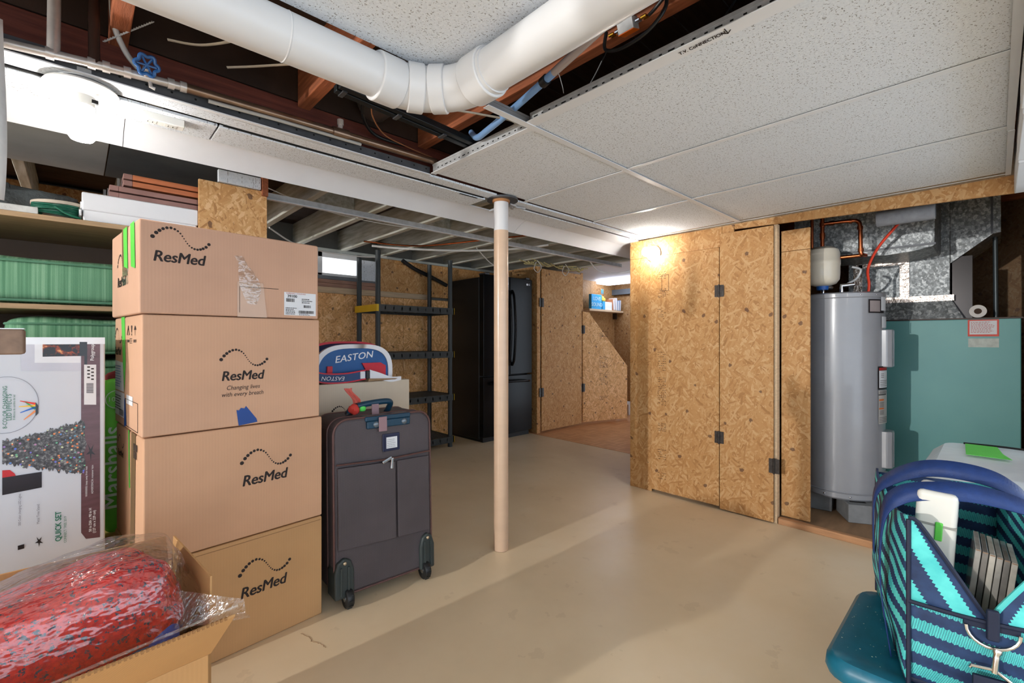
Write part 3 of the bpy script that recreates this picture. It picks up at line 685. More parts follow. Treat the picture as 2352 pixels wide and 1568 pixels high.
def plastic():
    t = NT('clear_bag_film'); P = t.tc.outputs['Object']
    hgt = t.math('ADD', t.noise(P, 14, 3), t.math('MULTIPLY', t.noise(t.mapping(P, (9, 40, 20)), 1, 3), .8))
    bp = t.n('ShaderNodeBump'); t.l(hgt, bp.inputs['Height']); bp.inputs['Strength'].default_value = .7; bp.inputs['Distance'].default_value = .025
    gl = t.n('ShaderNodeBsdfGlossy'); gl.inputs['Roughness'].default_value = .2; t.l(bp.outputs[0], gl.inputs['Normal']); gl.inputs['Color'].default_value = (1, 1, 1, 1)
    tr = t.n('ShaderNodeBsdfTransparent'); tr.inputs['Color'].default_value = (.97, .98, .985, 1)
    lw = t.n('ShaderNodeLayerWeight'); lw.inputs['Blend'].default_value = .35; t.l(bp.outputs[0], lw.inputs['Normal'])
    mx = t.n('ShaderNodeMixShader'); t.l(t.math('MULTIPLY_ADD', lw.outputs['Facing'], .42, .1), mx.inputs[0]); t.l(tr.outputs[0], mx.inputs[1]); t.l(gl.outputs[0], mx.inputs[2])
    t.l(mx.outputs[0], t.t.nodes['Material Output'].inputs['Surface']); return t.m
FILM = plastic()
CRK = FILM
def film(u, v):
    w = .014+.02*math.sin(math.pi*min(1, v*1.2)); x = .315+.012*math.sin(v*3)-.045*v+(u-.5)*2*w; return (x, -.002-.012*abs(noise.noise(Vector((u*5, v*12, 1)))), .045+v*.165)
MB().grid(film, 8, 24).build('loose_tape', CRK, b1, smooth=2)
strip(b1, [(-.001, .255, .288), (-.001, .155, .288), (-.001, .165, .13), (-.001, .245, .13)], 'brown_tape', mat('brown_tape', (150, 120, 90)))
for ya, yb, zz in ((.225, .165, .15), (.115, .055, .14)): strip(b1, [(-.0018, ya, .288), (-.0018, yb, .288), (-.0018, yb-.012, zz), (-.0018, ya-.01, zz+.012)], 'green_tape', GREENT)
side_logo(b1, .33, .175, .15); MB().grid(lambda u, v: (-.002-.008*noise.noise(Vector((u*5, v*5, 3))), .235-.09*u, .10+.05*v), 8, 8).build('loose_tape', CRK, b1, smooth=2)
# ------------------------------------------------------------------ grey box, sports bag and suitcase
GREYC = card('cardboard_grey', (206, 192, 172), 0)
g0 = thing('cardboard_box', 'lower pale cardboard box hidden behind the suitcase', 'box', (.74, 2.13, 0), 0, 'pale boxes behind the suitcase')
B((0, 0, 0), (.53, .40, .436)).build('body', GREYC, g0, bevel=.005)
g1 = thing('cardboard_box', 'pale grey cardboard box behind the suitcase, carrying the blue sports bag', 'box', (.74, 2.12, .438), 0, 'pale boxes behind the suitcase')
B((0, 0, 0), (.53, .42, .436)).build('body', GREYC, g1, bevel=.005)
m = MB()
for (u, v), r in zip(WAVE, WR): m.disc((.115+u*.13, -.0008, .30+v*.13), r/301*.13, (1,0,0), (0,0,1), 10)
m.build('logo_dots', INK, g1); text(g1, 'ResMed', (.18, -.001, .25), .042, (1,0,0), (0,0,1), INK, shear=.18)
MB().hexa([(.30, .0, .437), (.44, .0, .437), (.44, .16, .437), (.30, .16, .437)], [(.30, -.01, .452), (.45, -.02, .446), (.44, .16, .441), (.30, .16, .441)]).build('lifted_flap', mat('flap_brown', (170, 140, 108), .75), g1)

NAVY = mat('navy_nylon', (28, 62, 110), .5, var=.15, scale=10, bump=.3, bscale=14, bdist=.008); BLUE = mat('blue_nylon', (24, 86, 150), .5, var=.15, scale=10, bump=.3, bscale=14, bdist=.008)
REDN = mat('red_nylon', (196, 30, 50), .5, var=.12, bump=.2, bscale=20); WHN = mat('white_nylon', (226, 228, 234), .5, var=.05)
eb = thing('sports_bag', 'blue, red and white sports duffel bag lying on the pale grey box', 'bag', (.98, 2.17, .876))
def dome(w, h, n=22, e=.62):
    return [(w*math.copysign(abs(math.cos(t))**e, math.cos(t)), h*abs(math.sin(t))**e) for t in [math.pi*i/(n-1) for i in range(n)]]
def dome_solid(w, h, y0, y1, puff, x=0, e=.62, skew=0):
    pr = dome(w, h, 26, e); ys = [y0+(y1-y0)*k/9 for k in range(10)]
    def fn(u, v):
        i = min(25, int(round(u*25))); k = min(9, int(round(v*9))); s = 1-puff*(abs(2*v-1)**4); a, b = pr[i]
        return (x+a*s+skew*b, ys[k], .004+b*s)
    m = MB().grid(fn, 26, 10)
    for v in (0, 9): m.add([fn(i/25, v/9) for i in range(26)], [tuple(range(26))])
    return m
dome_solid(.215, .185, .01, .27, .12, skew=.05).build('body', NAVY, eb, smooth=True)
def arc_band(w0, h0, w1, h1, y, th, x=0, e=.62, skew=.05):
    a, b = dome(w0, h0, 26, e), dome(w1, h1, 26, e); m = MB()
    for i in range(25):
        p = [(x+a[i][0]+skew*a[i][1], y, .004+a[i][1]), (x+a[i+1][0]+skew*a[i+1][1], y, .004+a[i+1][1]), (x+b[i+1][0]+skew*b[i+1][1], y, .004+b[i+1][1]), (x+b[i][0]+skew*b[i][1], y, .004+b[i][1])]
        m.prism(p, (0, th, 0))
    return m
arc_band(.205, .178, .182, .158, .0, .02, .012).build('white_band', WHN, eb, smooth=True)
arc_band(.182, .158, .172, .15, .004, .01, .012).build('red_piping', REDN, eb) if 0 else None
m = MB().prism([(.012+a+.05*b, .006, .004+b) for a, b in dome(.181, .157, 26)], (0, .02, 0)); m.build('front_panel', BLUE, eb)
MB().prism([(.06, -.004, .01), (.178, -.004, .01), (.178, -.004, .072), (.15, -.004, .088), (.05, -.004, .088), (.072, -.004, .05)], (0, .012, 0)).build('red_pocket', REDN, eb)
MB().prism([(-.125, -.004, .012), (-.098, -.004, .012), (-.098, -.004, .078), (-.122, -.004, .078)], (0, .012, 0)).build('red_tab', REDN, eb)
arc_band(.232, .192, .218, .182, .06, .012, -.012).build('red_piping', REDN, eb)
text(eb, 'EASTON', (.012, .005, .118), .046, (.985, 0, .12), (-.12, 0, .985), WHN, shear=.25, bold=.0006, sx=1.1, space=1.03)
sp = spline([(-.24, -.02, .06), (-.16, -.035, .028), (-.06, -.04, .022), (0.02, -.04, .03), (.05, -.04, .034)], 6)
m = MB(); mr = MB()
for i in range(len(sp)-1):
    p, q = sp[i], sp[i+1]
    m.hexa([p+Vector((0,-.003,-.02)), q+Vector((0,-.003,-.02)), q+Vector((0,.004,-.02)), p+Vector((0,.004,-.02))], [p+Vector((0,-.003,.02)), q+Vector((0,-.003,.02)), q+Vector((0,.004,.02)), p+Vector((0,.004,.02))])
    for s in (-1, 1): mr.hexa([p+Vector((0,-.0045,s*.021-.003)), q+Vector((0,-.0045,s*.021-.003)), q+Vector((0,.005,s*.021-.003)), p+Vector((0,.005,s*.021-.003))], [p+Vector((0,-.0045,s*.021+.003)), q+Vector((0,-.0045,s*.021+.003)), q+Vector((0,.005,s*.021+.003)), p+Vector((0,.005,s*.021+.003))])
sto = m.build('shoulder_strap', NAVY, eb); mr.build('strap_edging', REDN, sto)
text(sto, 'EASTON', (-.11, -.0425, .024), .026, (-1, 0, .06), (-.06, 0, -1), WHN, shear=.2, sx=1.1, lift=.0035)
B((.02, -.05, .014), (.045, -.038, .05)).build('white_keeper', WHN, eb, bevel=.003); B((.05, -.05, .012), (.07, -.036, .052)).build('buckle', BLACK, eb, bevel=.003)
sp = spline([(.07, -.045, .035), (.12, -.05, .022), (.18, -.055, .004), (.24, -.05, .006)], 5); m = MB()
for i in range(len(sp)-1):
    p, q = sp[i], sp[i+1]; a, b = .022-.014*i/len(sp), .022-.014*(i+1)/len(sp)
    m.hexa([p+Vector((0,-.002,-a)), q+Vector((0,-.002,-b)), q+Vector((0,.003,-b)), p+Vector((0,.003,-a))], [p+Vector((0,-.002,a)), q+Vector((0,-.002,b)), q+Vector((0,.003,b)), p+Vector((0,.003,a))])
m.build('white_webbing', WHN, eb)

def fabric_mat(name, rgb, f=900):
    t = NT(name); P = t.tc.outputs['Object']; c = lin(rgb)
    sp = t.n('ShaderNodeSeparateXYZ'); t.l(P, sp.inputs[0])
    w = t.math('MULTIPLY', t.math('SINE', t.math('MULTIPLY', t.math('ADD', sp.outputs[0], sp.outputs[2]), f)), t.math('SINE', t.math('MULTIPLY', t.math('SUBTRACT', sp.outputs[0], sp.outputs[2]), f)))
    n = t.noise(P, 4, 3); col = t.ramp(n, [(.3, tuple(x*.85 for x in c)), (.7, tuple(x*1.15 for x in c))])
    t.base(t.mix(t.math('MULTIPLY_ADD', w, .25, .25), col, tuple(x*.45 for x in c))); t.set(Roughness=.65); t.bump(t.math('ADD', w, t.math('MULTIPLY', t.noise(P, 9, 2), 6)), .25, .002); return t.m
SUITF = fabric_mat('charcoal_suitcase_fabric', (84, 76, 80)); PIPE = mat('brown_piping', (96, 66, 62), .45); HARD = mat('suitcase_hardware', (52, 60, 60), .4, var=.1); TEALP = mat('teal_blue_plastic', (24, 60, 82), .35, var=.08)
CHROME = mat('chrome', (210, 212, 216), .18, 1, var=.05)
su = thing('suitcase', 'upright charcoal wheeled suitcase with a teal handle plate and red ribbon', 'suitcase', (.745, 1.805, 0), R(-3), rx=R(-1.5))
SW, SD, SH = .44, .26, .755
def sprof(w, h, r, z0, n=7):
    pts = []
    for cx_, cz_, a0 in ((w-r, z0+.03, -90), (w-r, h-r, 0), (r, h-r, 90), (r, z0+.03, 180)):
        rr = r if cz_ > .2 else .03
        cx2 = (w-rr) if cx_ > w/2 else rr
        for i in range(n): a = R(a0+90*i/(n-1)); pts.append((cx2+rr*math.cos(a), cz_+rr*math.sin(a)))
    return pts
SP_ = sprof(SW, SH, .06, .05)
MB().prism([(x, 0, z) for x, z in SP_], (0, SD, 0)).build('shell', SUITF, su, smooth=True, bevel=.012)
for y in (.004, .075, SD-.03): MB().tube([(x, y, z) for x, z in SP_], .0045, 8, closed=True).build('piping', PIPE, su, smooth=True)
# front pockets
MB().prism([(.012, -.012, .235), (.262, -.014, .222), (.262, -.014, .555), (.012, -.010, .565)], (0, .012, 0)).build('pocket', SUITF, su, bevel=.006)
MB().prism([(.268, -.014, .222), (.428, -.012, .215), (.428, -.010, .552), (.268, -.014, .555)], (0, .012, 0)).build('pocket', SUITF, su, bevel=.006)
MB().tube([(.008, -.009, .578), (.22, -.013, .568), (.432, -.009, .572)], .006, 8, flat=.6).build('pocket_zip', PIPE, su, smooth=True)
for M_ in (Matrix.Translation((.235, -.02, .572)) @ Matrix.Rotation(R(68), 4, 'Y'), Matrix.Translation((.243, -.02, .566)) @ Matrix.Rotation(R(4), 4, 'Y')):
    B((-.006, -.003, -.04), (.006, .003, .006)).xform(M_).build('zip_pull', CHROME, su, bevel=.003)
# plate, handle, luggage tag window
B((.135, -.012, .705), (.335, .012, .738)).build('handle_plate', TEALP, su, bevel=.006)
B((.13, -.006, .735), (.34, .05, .757)).build('plate_cap', TEALP, su, bevel=.006)
for x in (.175, .305): MB().blob((x, -.012, .722), (.013, .006, .013), 1, 1, 14, 8).build('rivet', mat('rivet_grey', (110, 120, 128), .3, .5), su, smooth=True)
MB().tube(spline([(.10, .10, .752), (.105, .085, .785), (.15, .075, .80), (.24, .075, .807), (.285, .085, .80), (.288, .11, .77), (.285, .13, .752)], 6), .013, 12).build('carry_handle', TEALP, su, smooth=True)
MB().tube([(.095, .10, .76), (.115, .085, .787), (.135, .078, .796)], .0165, 12).build('handle_grip', BLACK, su, smooth=True)
B((.185, -.017, .69), (.222, -.012, .752)).build('strap_tag', mat('mauve_webbing', (148, 118, 124), .6), su, bevel=.002)
B((.188, .06, .752), (.22, .064, .80)).build('strap_loop', mat('mauve_webbing', (148, 118, 124)), su)
fr = B((.205, -.006, .60), (.285, -.001, .675)).build('tag_frame', mat('dark_blue_frame', (34, 36, 66), .3, coat=.4), su, bevel=.003)
B((.222, -.0075, .612), (.272, -.006, .66)).build('tag_card', PAPER, fr); lines(fr, (.225, -.0076, .615), (1,0,0), (0,0,1), .044, .038, 5, mat('pencil', (150, 150, 160), .7), seed=5, fill=.3)
# wheel guards and wheels
for x0, x1, xw, lab in ((-.005, .075, .05, 0), (.375, .447, .40, 1)):
    xm = (x0+x1)/2
    g = MB().prism([(x0, -.016, .045), (x1, -.016, .045), (x1, -.016, .15), (x1-.012, -.016, .19), (xm, -.016, .205), (x0+.012, -.016, .19), (x0, -.016, .15)], (0, .09, 0)).build('wheel_guard', HARD, su, bevel=.008)
    for dx in (-.015, .015): B((xm+dx-.004, -.022, .06), (xm+dx+.004, -.014, .17)).build('rib', HARD, g, bevel=.002)
    MB().blob((xm, -.018, .185), (.007, .004, .007), 1, 1, 10, 6).build('rivet', mat('brass_rivet', (200, 180, 150), .3, .6), g, smooth=True)
    TXW = Matrix.Rotation(R(90), 4, 'Y'); wt = MB().lathe([(.012, -.014), (.036, -.014), (.040, -.008), (.040, .008), (.036, .014), (.012, .014)], 24, (xw, -.005, .041), TXW).build('wheel', BLACK, su, smooth=True)
    tr = MB()
    for k in range(12):
        a = 2*math.pi*k/12; tr.box((xw-.009, -.0025, .036), (xw+.009, .0025, .042), Matrix.Translation((0, -.005, .041)) @ Matrix.Rotation(a, 4, 'X'))
    tr.build('tread', BLACK, wt)
    MB().lathe([(.0, -.0155), (.012, -.0155), (.012, .0155), (0, .0155)], 14, (xw, -.005, .041), TXW).build('hub', CHROME, wt, smooth=True)
REDR = NT('red_net_ribbon'); REDR.base(lin((214, 62, 52))); REDR.set(Roughness=.6, Alpha=.8); REDR = REDR.m
rb = MB().blob((.115, .075, .785), (.024, .024, .022), 1, 1, 16, 10, f=lambda q: q*(1+.3*noise.noise(q*60)))
rb.build('ribbon_knot', REDR, su, smooth=True)
m = MB().grid(lambda u, v: (.125-.02*v+.012*math.sin(5*v)+(u-.5)*(.02+.02*v), .085+.012*math.sin(u*9+v*6), .79+.085*v), 7, 16); m.build('ribbon_tail', REDR, su, smooth=2)
MB().blob((.15, .075, .785), (.016, .014, .014), .8, .8, 12, 8).build('green_tag', mat('lime_tag', (90, 220, 90), .5), su, smooth=True)

# ------------------------------------------------------------------ black plastic shelving
SHB = mat('charcoal_resin', (52, 58, 60), .45, var=.08); YEL = mat('yellow_trim', (224, 186, 40), .5, var=.05)
sh = thing('shelving_unit', 'black plastic four-shelf unit with yellow shelf ends beside the fridge', 'shelving', (2.35, 4.0, 0))
X0, X1, Y0, Y1 = 1.93, 2.775, 3.775, 4.21
for i, z in enumerate((.075, .50, .93, 1.365)):
    s = MB()
    s.box((X0, Y0, z-.03), (X1, Y0+.012, z+.032)); s.box((X0, Y1-.012, z-.03), (X1, Y1, z+.032)); s.box((X0, Y0, z-.03), (X0+.012, Y1, z+.032)); s.box((X1-.012, Y0, z-.03), (X1, Y1, z+.032))
    f_ = s.build('shelf_rim', SHB, sh, world=True)
    g = MB()
    for k in range(1, 14): g.box((X0, Y0+(Y1-Y0)*k/14-.008, z+.018), (X1, Y0+(Y1-Y0)*k/14+.008, z+.03))
    for k in range(1, 10): g.box((X0+(X1-X0)*k/10-.006, Y0, z-.01), (X0+(X1-X0)*k/10+.006, Y1, z+.017))
    g.build('shelf_grating', SHB, f_, world=True)
    for x in (X0-.002, X1): B((x, Y0-.002, z-.03), (x+.003, Y1, z+.033)).build('end_trim', YEL, f_, world=True)
    B((X0-.002, Y0-.003, z-.03), (X0+.02, Y0, z+.033)).build('end_trim', YEL, f_, world=True)
for x in (X0+.028, X1-.028):
    for y in (Y0+.03, Y1-.03):
        for k, (a, b) in enumerate(((.0, .045), (.107, .47), (.532, .9), (.962, 1.335), (1.397, 1.88))): MB().lathe([(.024, a), (.0225, a+.03), (.0225, b-.03), (.024, b)], 14, (x, y, 0)).build('leg', SHB, sh, world=True, smooth=True)

# ------------------------------------------------------------------ fridge
BLK = mat('gloss_black', (14, 15, 17), .24, var=.1, spec=.22, bump=.08, bscale=260); BLKS = mat('textured_black', (26, 27, 29), .33, var=.1, bump=.15, bscale=300)
fg = thing('refrigerator', 'black french-door refrigerator between the plastic shelves and the closet', 'refrigerator', (3.44, 3.95, 0))
FX0, FX1, FY = 3.075, 3.80, 3.655
B((FX0, FY+.09, .03), (FX1, FY+.62, 1.74)).build('cabinet', BLKS, fg, world=True, bevel=.006)
xm = (FX0+FX1)/2
def fdoor(x0, x1, z0, z1, nm):
    n = 10; pts = [(x0, FY+.085)] + [(x0+(x1-x0)*i/n, FY+.016-(.016*(1-(2*((x0+(x1-x0)*i/n)-FX0)/(FX1-FX0)-1)**2))) for i in range(n+1)] + [(x1, FY+.085)]
    return MB().prism([(x, y, z0) for x, y in pts], (0, 0, z1-z0)).build(nm, BLK, fg, world=True, bevel=.006)
dl = fdoor(FX0, xm-.003, .70, 1.765, 'door'); dr = fdoor(xm+.003, FX1, .70, 1.765, 'door'); fz = fdoor(FX0, FX1, .055, .688, 'freezer_drawer')
for s, d in ((-1, dl), (1, dr)):
    x = xm+s*.032; MB().tube(spline([(x, FY, .80), (x, FY-.035, .88), (x, FY-.055, 1.12), (x, FY-.055, 1.3), (x, FY-.035, 1.54), (x, FY, 1.62)], 5), .014, 10).build('handle', BLK, d, world=True, smooth=True)
MB().tube(spline([(FX0+.08, FY+.008, .615), (FX0+.12, FY-.045, .622), (xm, FY-.06, .63), (FX1-.12, FY-.045, .622), (FX1-.08, FY+.008, .615)], 6), .013, 10).build('handle', BLK, fz, world=True, smooth=True)
B((FX0+.03, FY+.02, 1.765), (FX0+.09, FY+.13, 1.785)).build('hinge_cover', DARKSTEEL, fg, world=True, bevel=.005); B((FX1-.09, FY+.02, 1.765), (FX1-.03, FY+.13, 1.785)).build('hinge_cover', DARKSTEEL, fg, world=True, bevel=.005)
B((FX0+.02, FY+.05, 0), (FX1-.02, FY+.6, .05)).build('base_grille', BLACK, fg, world=True)
LOGO = mat('logo_silver', (226, 226, 230), .3, .3)
MB().disc((FX1-.09, FY+.006, 1.705), .012, (1,0,0), (0,0,1), 18).build('badge', LOGO, dr, world=True); text(dr, 'LG', (FX1-.06, FY+.008, 1.705), .028, (1,0,0), (0,0,1), LOGO, world=True, lift=.002)

# ------------------------------------------------------------------ furnace closet: water heater
HC = Vector((3.475, .672, 0)); HR = .225
HTR = mat('grey_enamel', (150, 152, 158), .28, var=.04, coat=.35)
wh = thing('water_heater', 'tall grey electric water heater standing on concrete blocks', 'water heater', (HC.x, HC.y, .135))
MB().lathe([(HR-.01, .14), (HR, .15), (HR, .175), (HR-.004, .178), (HR-.004, 1.325), (HR+.001, 1.33), (HR+.001, 1.352), (HR-.012, 1.36), (0, 1.366)], 56, HC).build('tank', HTR, wh, world=True, smooth=True)
MB().lathe([(HR-.002, .180), (HR+.002, .183), (HR-.002, .187)], 56, HC).build('base_ring', HTR, wh, world=True, smooth=True)
def hpt(a, z, r=HR): return Vector((HC.x+r*math.cos(a), HC.y+r*math.sin(a), z))
AF = math.atan2(-HC.y, -HC.x)      # towards the room
def curved(a0, a1, z0, z1, r, name, m, par, n=8):
    def fn(u, v): return hpt(a0+(a1-a0)*u, z0+(z1-z0)*v, r)
    return MB().grid(fn, n, 2).build(name, m, par, world=True, smooth=True)
AC = AF+R(78)
for z0, z1 in ((.92, 1.14), (.33, .545)):
    Mx = Matrix.Translation((HC.x, HC.y, 0)) @ Matrix.Rotation(AC, 4, 'Z')
    cv = MB().prism([(HR-.03, -.055, z0), (HR+.012, -.055, z0), (HR+.034, -.036, z0), (HR+.034, .036, z0), (HR+.012, .055, z0), (HR-.03, .055, z0)], (0, 0, z1-z0)).xform(Mx).build('element_cover', HTR, wh, world=True, bevel=.006)
    MB().box((HR+.03, -.005, z0+.006), (HR+.038, .005, z1-.006)).xform(Mx).build('cover_rib', HTR, cv, world=True, bevel=.002)
LW, LK = PAPER, mat('label_black', (34, 30, 34), .5)
curved(AF+R(36), AF+R(66), 1.235, 1.315, HR+.0012, 'brand_label_border', LK, wh); curved(AF+R(38), AF+R(56), 1.243, 1.307, HR+.0018, 'brand_label', mat('label_taupe', (150, 140, 140), .5), wh)
curved(AF+R(58), AF+R(72), 1.25, 1.33, HR+.0024, 'round_label', LW, wh); curved(AF+R(60), AF+R(76), 1.15, 1.215, HR+.0016, 'approval_label', LW, wh)
warn = curved(AF+R(52), AF+R(82), .79, .925, HR+.0012, 'warning_label', LK, wh); curved(AF+R(54), AF+R(81), .80, .90, HR+.002, 'warning_panel', LW, warn); curved(AF+R(54), AF+R(81), .902, .917, HR+.002, 'red_strip', mat('label_red', (178, 44, 44), .5), warn)
lab2 = curved(AF+R(53), AF+R(82), .59, .785, HR+.0012, 'instruction_label', mat('label_grey', (196, 192, 188), .55), wh)
curved(AF+R(54), AF+R(66), .725, .735, HR+.002, 'orange_strip', mat('label_orange', (222, 120, 60), .5), lab2); curved(AF+R(54), AF+R(66), .675, .684, HR+.002, 'orange_strip', mat('label_orange', (222, 120, 60)), lab2); curved(AF+R(53), AF+R(75), .757, .763, HR+.002, 'black_rule', LK, lab2)
k = MB()
for a, b, z0, z1, n in ((56, 78, .81, .85, 4), (58, 66, .86, .89, 3), (55, 78, .766, .783, 3), (55, 66, .688, .722, 5), (55, 66, .645, .672, 4), (54, 80, .60, .635, 4)):
    for i in range(n):
        z = z0+(z1-z0)*i/n
        k.grid(lambda u, v: hpt(AF+R(a+(b-a)*u), z+.0028*v, HR+.0026), 5, 2)
k.build('small_print', mat('grey_print', (110, 104, 104), .6), wh, world=True)
Mv = Matrix.Translation((HC.x, HC.y, .255)) @ Matrix.Rotation(AC-R(3), 4, 'Z') @ Matrix.Rotation(R(90), 4, 'Y')
MB().lathe([(0, HR-.02), (.05, HR-.02), (.052, HR+.004), (.02, HR+.008), (0, HR+.008)], 28, M=Mv).build('drain_disc', HTR, wh, world=True, smooth=True)
BRASS = mat('brass', (212, 160, 60), .25, 1, var=.1); COPPER = mat('copper', (196, 112, 72), .25, 1, var=.2, scale=12)
dv = MB().lathe([(0, HR), (.009, HR), (.009, HR+.02), (.014, HR+.022), (.014, HR+.036), (.010, HR+.04), (.012, HR+.07), (0, HR+.07)], 16, M=Mv).build('drain_valve', BRASS, wh, world=True, smooth=True)
MB().tube([Mv @ Vector((-.012, 0, HR+.03)), Mv @ Vector((-.03, 0, HR+.03))], .005, 8).build('valve_knob', BRASS, dv, world=True, smooth=True)
for a in (AF-R(20), AF+R(12), AF+R(45)): MB().blob(hpt(a, .163), (.006, .006, .006), 1, 1, 8, 6).build('screw', CHROME, wh, world=True, smooth=True)
for a in (AF-R(5), AF+R(25), AF+R(50)): MB().blob(hpt(a, 1.342), (.004, .004, .004), 1, 1, 8, 6).build('screw', CHROME, wh, world=True, smooth=True)
CONC = mat('grey_concrete', (128, 130, 132), .85, var=.15, scale=14, bump=.4, bscale=60)
def cblock(label, x, y, rz, sx=.19, sy=.29):
    t = thing('concrete_block', label, 'block', (x, y, .032), rz, 'blocks under the water heater')
    B((-sx/2, -sy/2, 0), (sx/2, sy/2, .105)).build('body', CONC, t, bevel=.006)
    for yy in (-sy*.25, sy*.25): B((-.05, yy-.04, .1045), (.05, yy+.04, .1056)).build('core_hole', HOLE, t)
cblock('concrete block under the front of the water heater, corner showing', 3.36, .515, R(28), .20, .26); cblock('concrete block under the left of the water heater', 3.42, .80, R(8), .20, .2); cblock('concrete block under the back of the water heater', 3.62, .60, R(15), .16, .2)
# expansion tank with copper piping
et = thing('expansion_tank', 'small beige expansion tank hanging above the water heater', 'tank', (3.30, .735, 1.39))
CREAM = mat('cream_enamel', (214, 206, 190), .35, var=.04, coat=.3); EC = Vector((3.33, .735, 0))
MB().lathe([(.0, 1.405), (.035, 1.408), (.07, 1.42), (.087, 1.445), (.090, 1.48), (.090, 1.53), (.0925, 1.535), (.0925, 1.56), (.090, 1.565), (.090, 1.60), (.082, 1.628), (.055, 1.645), (0, 1.648)], 40, EC).build('shell', CREAM, et, world=True, smooth=True)
MB().lathe([(0, 1.385), (.03, 1.385), (.034, 1.41), (0, 1.41)], 20, EC+Vector((.0, .0, 0))).build('blue_collar', mat('blue_cap', (30, 90, 170), .4), et, world=True, smooth=True)
cp = thing('copper_pipework', 'bright copper pipes rising from the water heater to the header board', 'pipe', (3.33, .62, 1.37))
def cpipe(pts, r=.011, nm='pipe', m=COPPER, par=None): return MB().tube(pts, r, 12).build(nm, m, par or cp, world=True, smooth=True)
cpipe([(3.33, .735, 1.65), (3.33, .735, 1.94)]); cpipe([(3.33, .79, 1.64), (3.33, .79, 1.93)], .009)
cpipe(spline([(3.33, .735, 1.79), (3.33, .60, 1.785), (3.33, .56, 1.775), (3.33, .548, 1.74), (3.33, .545, 1.60), (3.34, .54, 1.58), (3.38, .53, 1.578)], 5)); cpipe([(3.34, .80, 1.575), (3.36, .53, 1.578)])
for p, q in (((3.33, .735, 1.70), (3.33, .735, 1.735)), ((3.33, .735, 1.775), (3.33, .735, 1.80)), ((3.33, .70, 1.789), (3.33, .675, 1.788)), ((3.33, .60, 1.784), (3.33, .585, 1.781)), ((3.33, .548, 1.745), (3.33, .548, 1.725)), ((3.33, .545, 1.615), (3.33, .545, 1.595))): cpipe([p, q], .0145, 'fitting')
cpipe([(3.36, .74, 1.36), (3.36, .74, 1.40), (3.40, .70, 1.405)], .012, 'nipple', CHROME); cpipe([(3.34, .64, 1.36), (3.34, .64, 1.405), (3.36, .58, 1.41)], .012, 'nipple', CHROME)
cpipe(spline([(3.40, .62, 1.42), (3.42, .58, 1.45), (3.42, .56, 1.50), (3.40, .60, 1.52)], 5), .007, 'valve_lever', STEEL)
rc = MB().tube(spline([(3.50, .535, 1.36), (3.49, .53, 1.42), (3.46, .53, 1.51), (3.43, .48, 1.62), (3.40, .40, 1.72), (3.38, .33, 1.80)], 7), .0085, 10, flat=.8).build('red_tube', mat('orange_red_plastic', (226, 66, 40), .4, var=.05), smooth=True)
tag(rc, 'orange-red plastic tube rising from the top of the water heater', 'tube')
ins = MB().lathe([(.014, 0), (.040, 0), (.042, .004), (.042, .236), (.040, .24), (.014, .24)], 28, (3.22, .215, 1.745), Matrix.Rotation(R(-90), 4, 'X')).build('pipe_insulation', mat('grey_foam', (146, 150, 158), .85, var=.12, scale=40, bump=.4, bscale=150), smooth=True)
tag(ins, 'grey foam pipe insulation sleeve below the header board', 'pipe insulation')
# ------------------------------------------------------------------ furnace and ducts
def galv_mat():
    t = NT('spangled_galvanised'); P = t.tc.outputs['Object']; v = t.vor(t.mapping(P, (1, 1.3, 1)), 55); v2 = t.vor(P, 120)
    sc = t.n('ShaderNodeSeparateColor'); t.l(v.outputs['Color'], sc.inputs[0]); s2 = t.n('ShaderNodeSeparateColor'); t.l(v2.outputs['Color'], s2.inputs[0])
    f = t.math('ADD', t.math('MULTIPLY', sc.outputs[0], .6), t.math('MULTIPLY', s2.outputs[0], .4))
    t.base(t.ramp(f, [(.2, (.15, .16, .165)), (.55, (.26, .28, .29)), (.85, (.50, .52, .53))])); t.set(Roughness=.48, Metallic=.55); return t.m
GALV = galv_mat(); FOIL = mat('foil_tape', (214, 200, 190), .22, .9, var=.15, scale=30, bump=.8, bscale=60, bdist=.006); TEAL = mat('teal_enamel', (94, 160, 160), .42, var=.06, scale=3, rgb2=(104, 168, 166))
DKM = mat('dark_furnace_panel', (58, 44, 38), .5, .2, var=.2)
fu = thing('furnace', 'teal enamelled furnace cabinet with a red and white notice', 'furnace', (4.15, .22, .032))
B((3.92, -.10, .036), (4.55, .60, 1.205)).build('cabinet', TEAL, fu, world=True, bevel=.006)
B((3.915, -.108, 1.203), (4.55, .605, 1.212)).build('top_seam', DKM, fu, world=True)
nt = B((3.917, -.012, 1.10), (3.92, .118, 1.20)).build('notice', mat('notice_red', (214, 70, 52), .5), fu, world=True)
B((3.9155, -.004, 1.112), (3.917, .110, 1.193)).build('notice_paper', PAPER, nt, world=True)
lines(nt, Vector((3.9155-3.917, .105-.053, 0)) if 0 else wm(nt).inverted() @ Vector((3.915, .105, 1.12)), (0,-1,0), (0,0,1), .10, .068, 9, mat('red_print', (176, 60, 50)), seed=11, fill=.35)
B((3.9172, -.012, 1.035), (3.92, .116, 1.088)).build('torn_label', mat('label_remnant', (196, 204, 198), .7, var=.15, scale=40), fu, world=True)
pl = thing('furnace_plenum', 'galvanised sheet-metal plenum and ducts rising from the furnace', 'duct', (4.2, .4, 1.21))
MB().hexa([(3.93, .135, 1.212), (4.5, .135, 1.212), (4.5, .60, 1.212), (3.93, .60, 1.212)], [(3.97, .198, 1.345), (4.45, .198, 1.345), (4.45, .64, 1.345), (3.97, .64, 1.345)]).build('transition', GALV, pl, world=True)
B((3.97, .198, 1.345), (4.45, .72, 2.05)).build('riser', GALV, pl, world=True, bevel=.003)
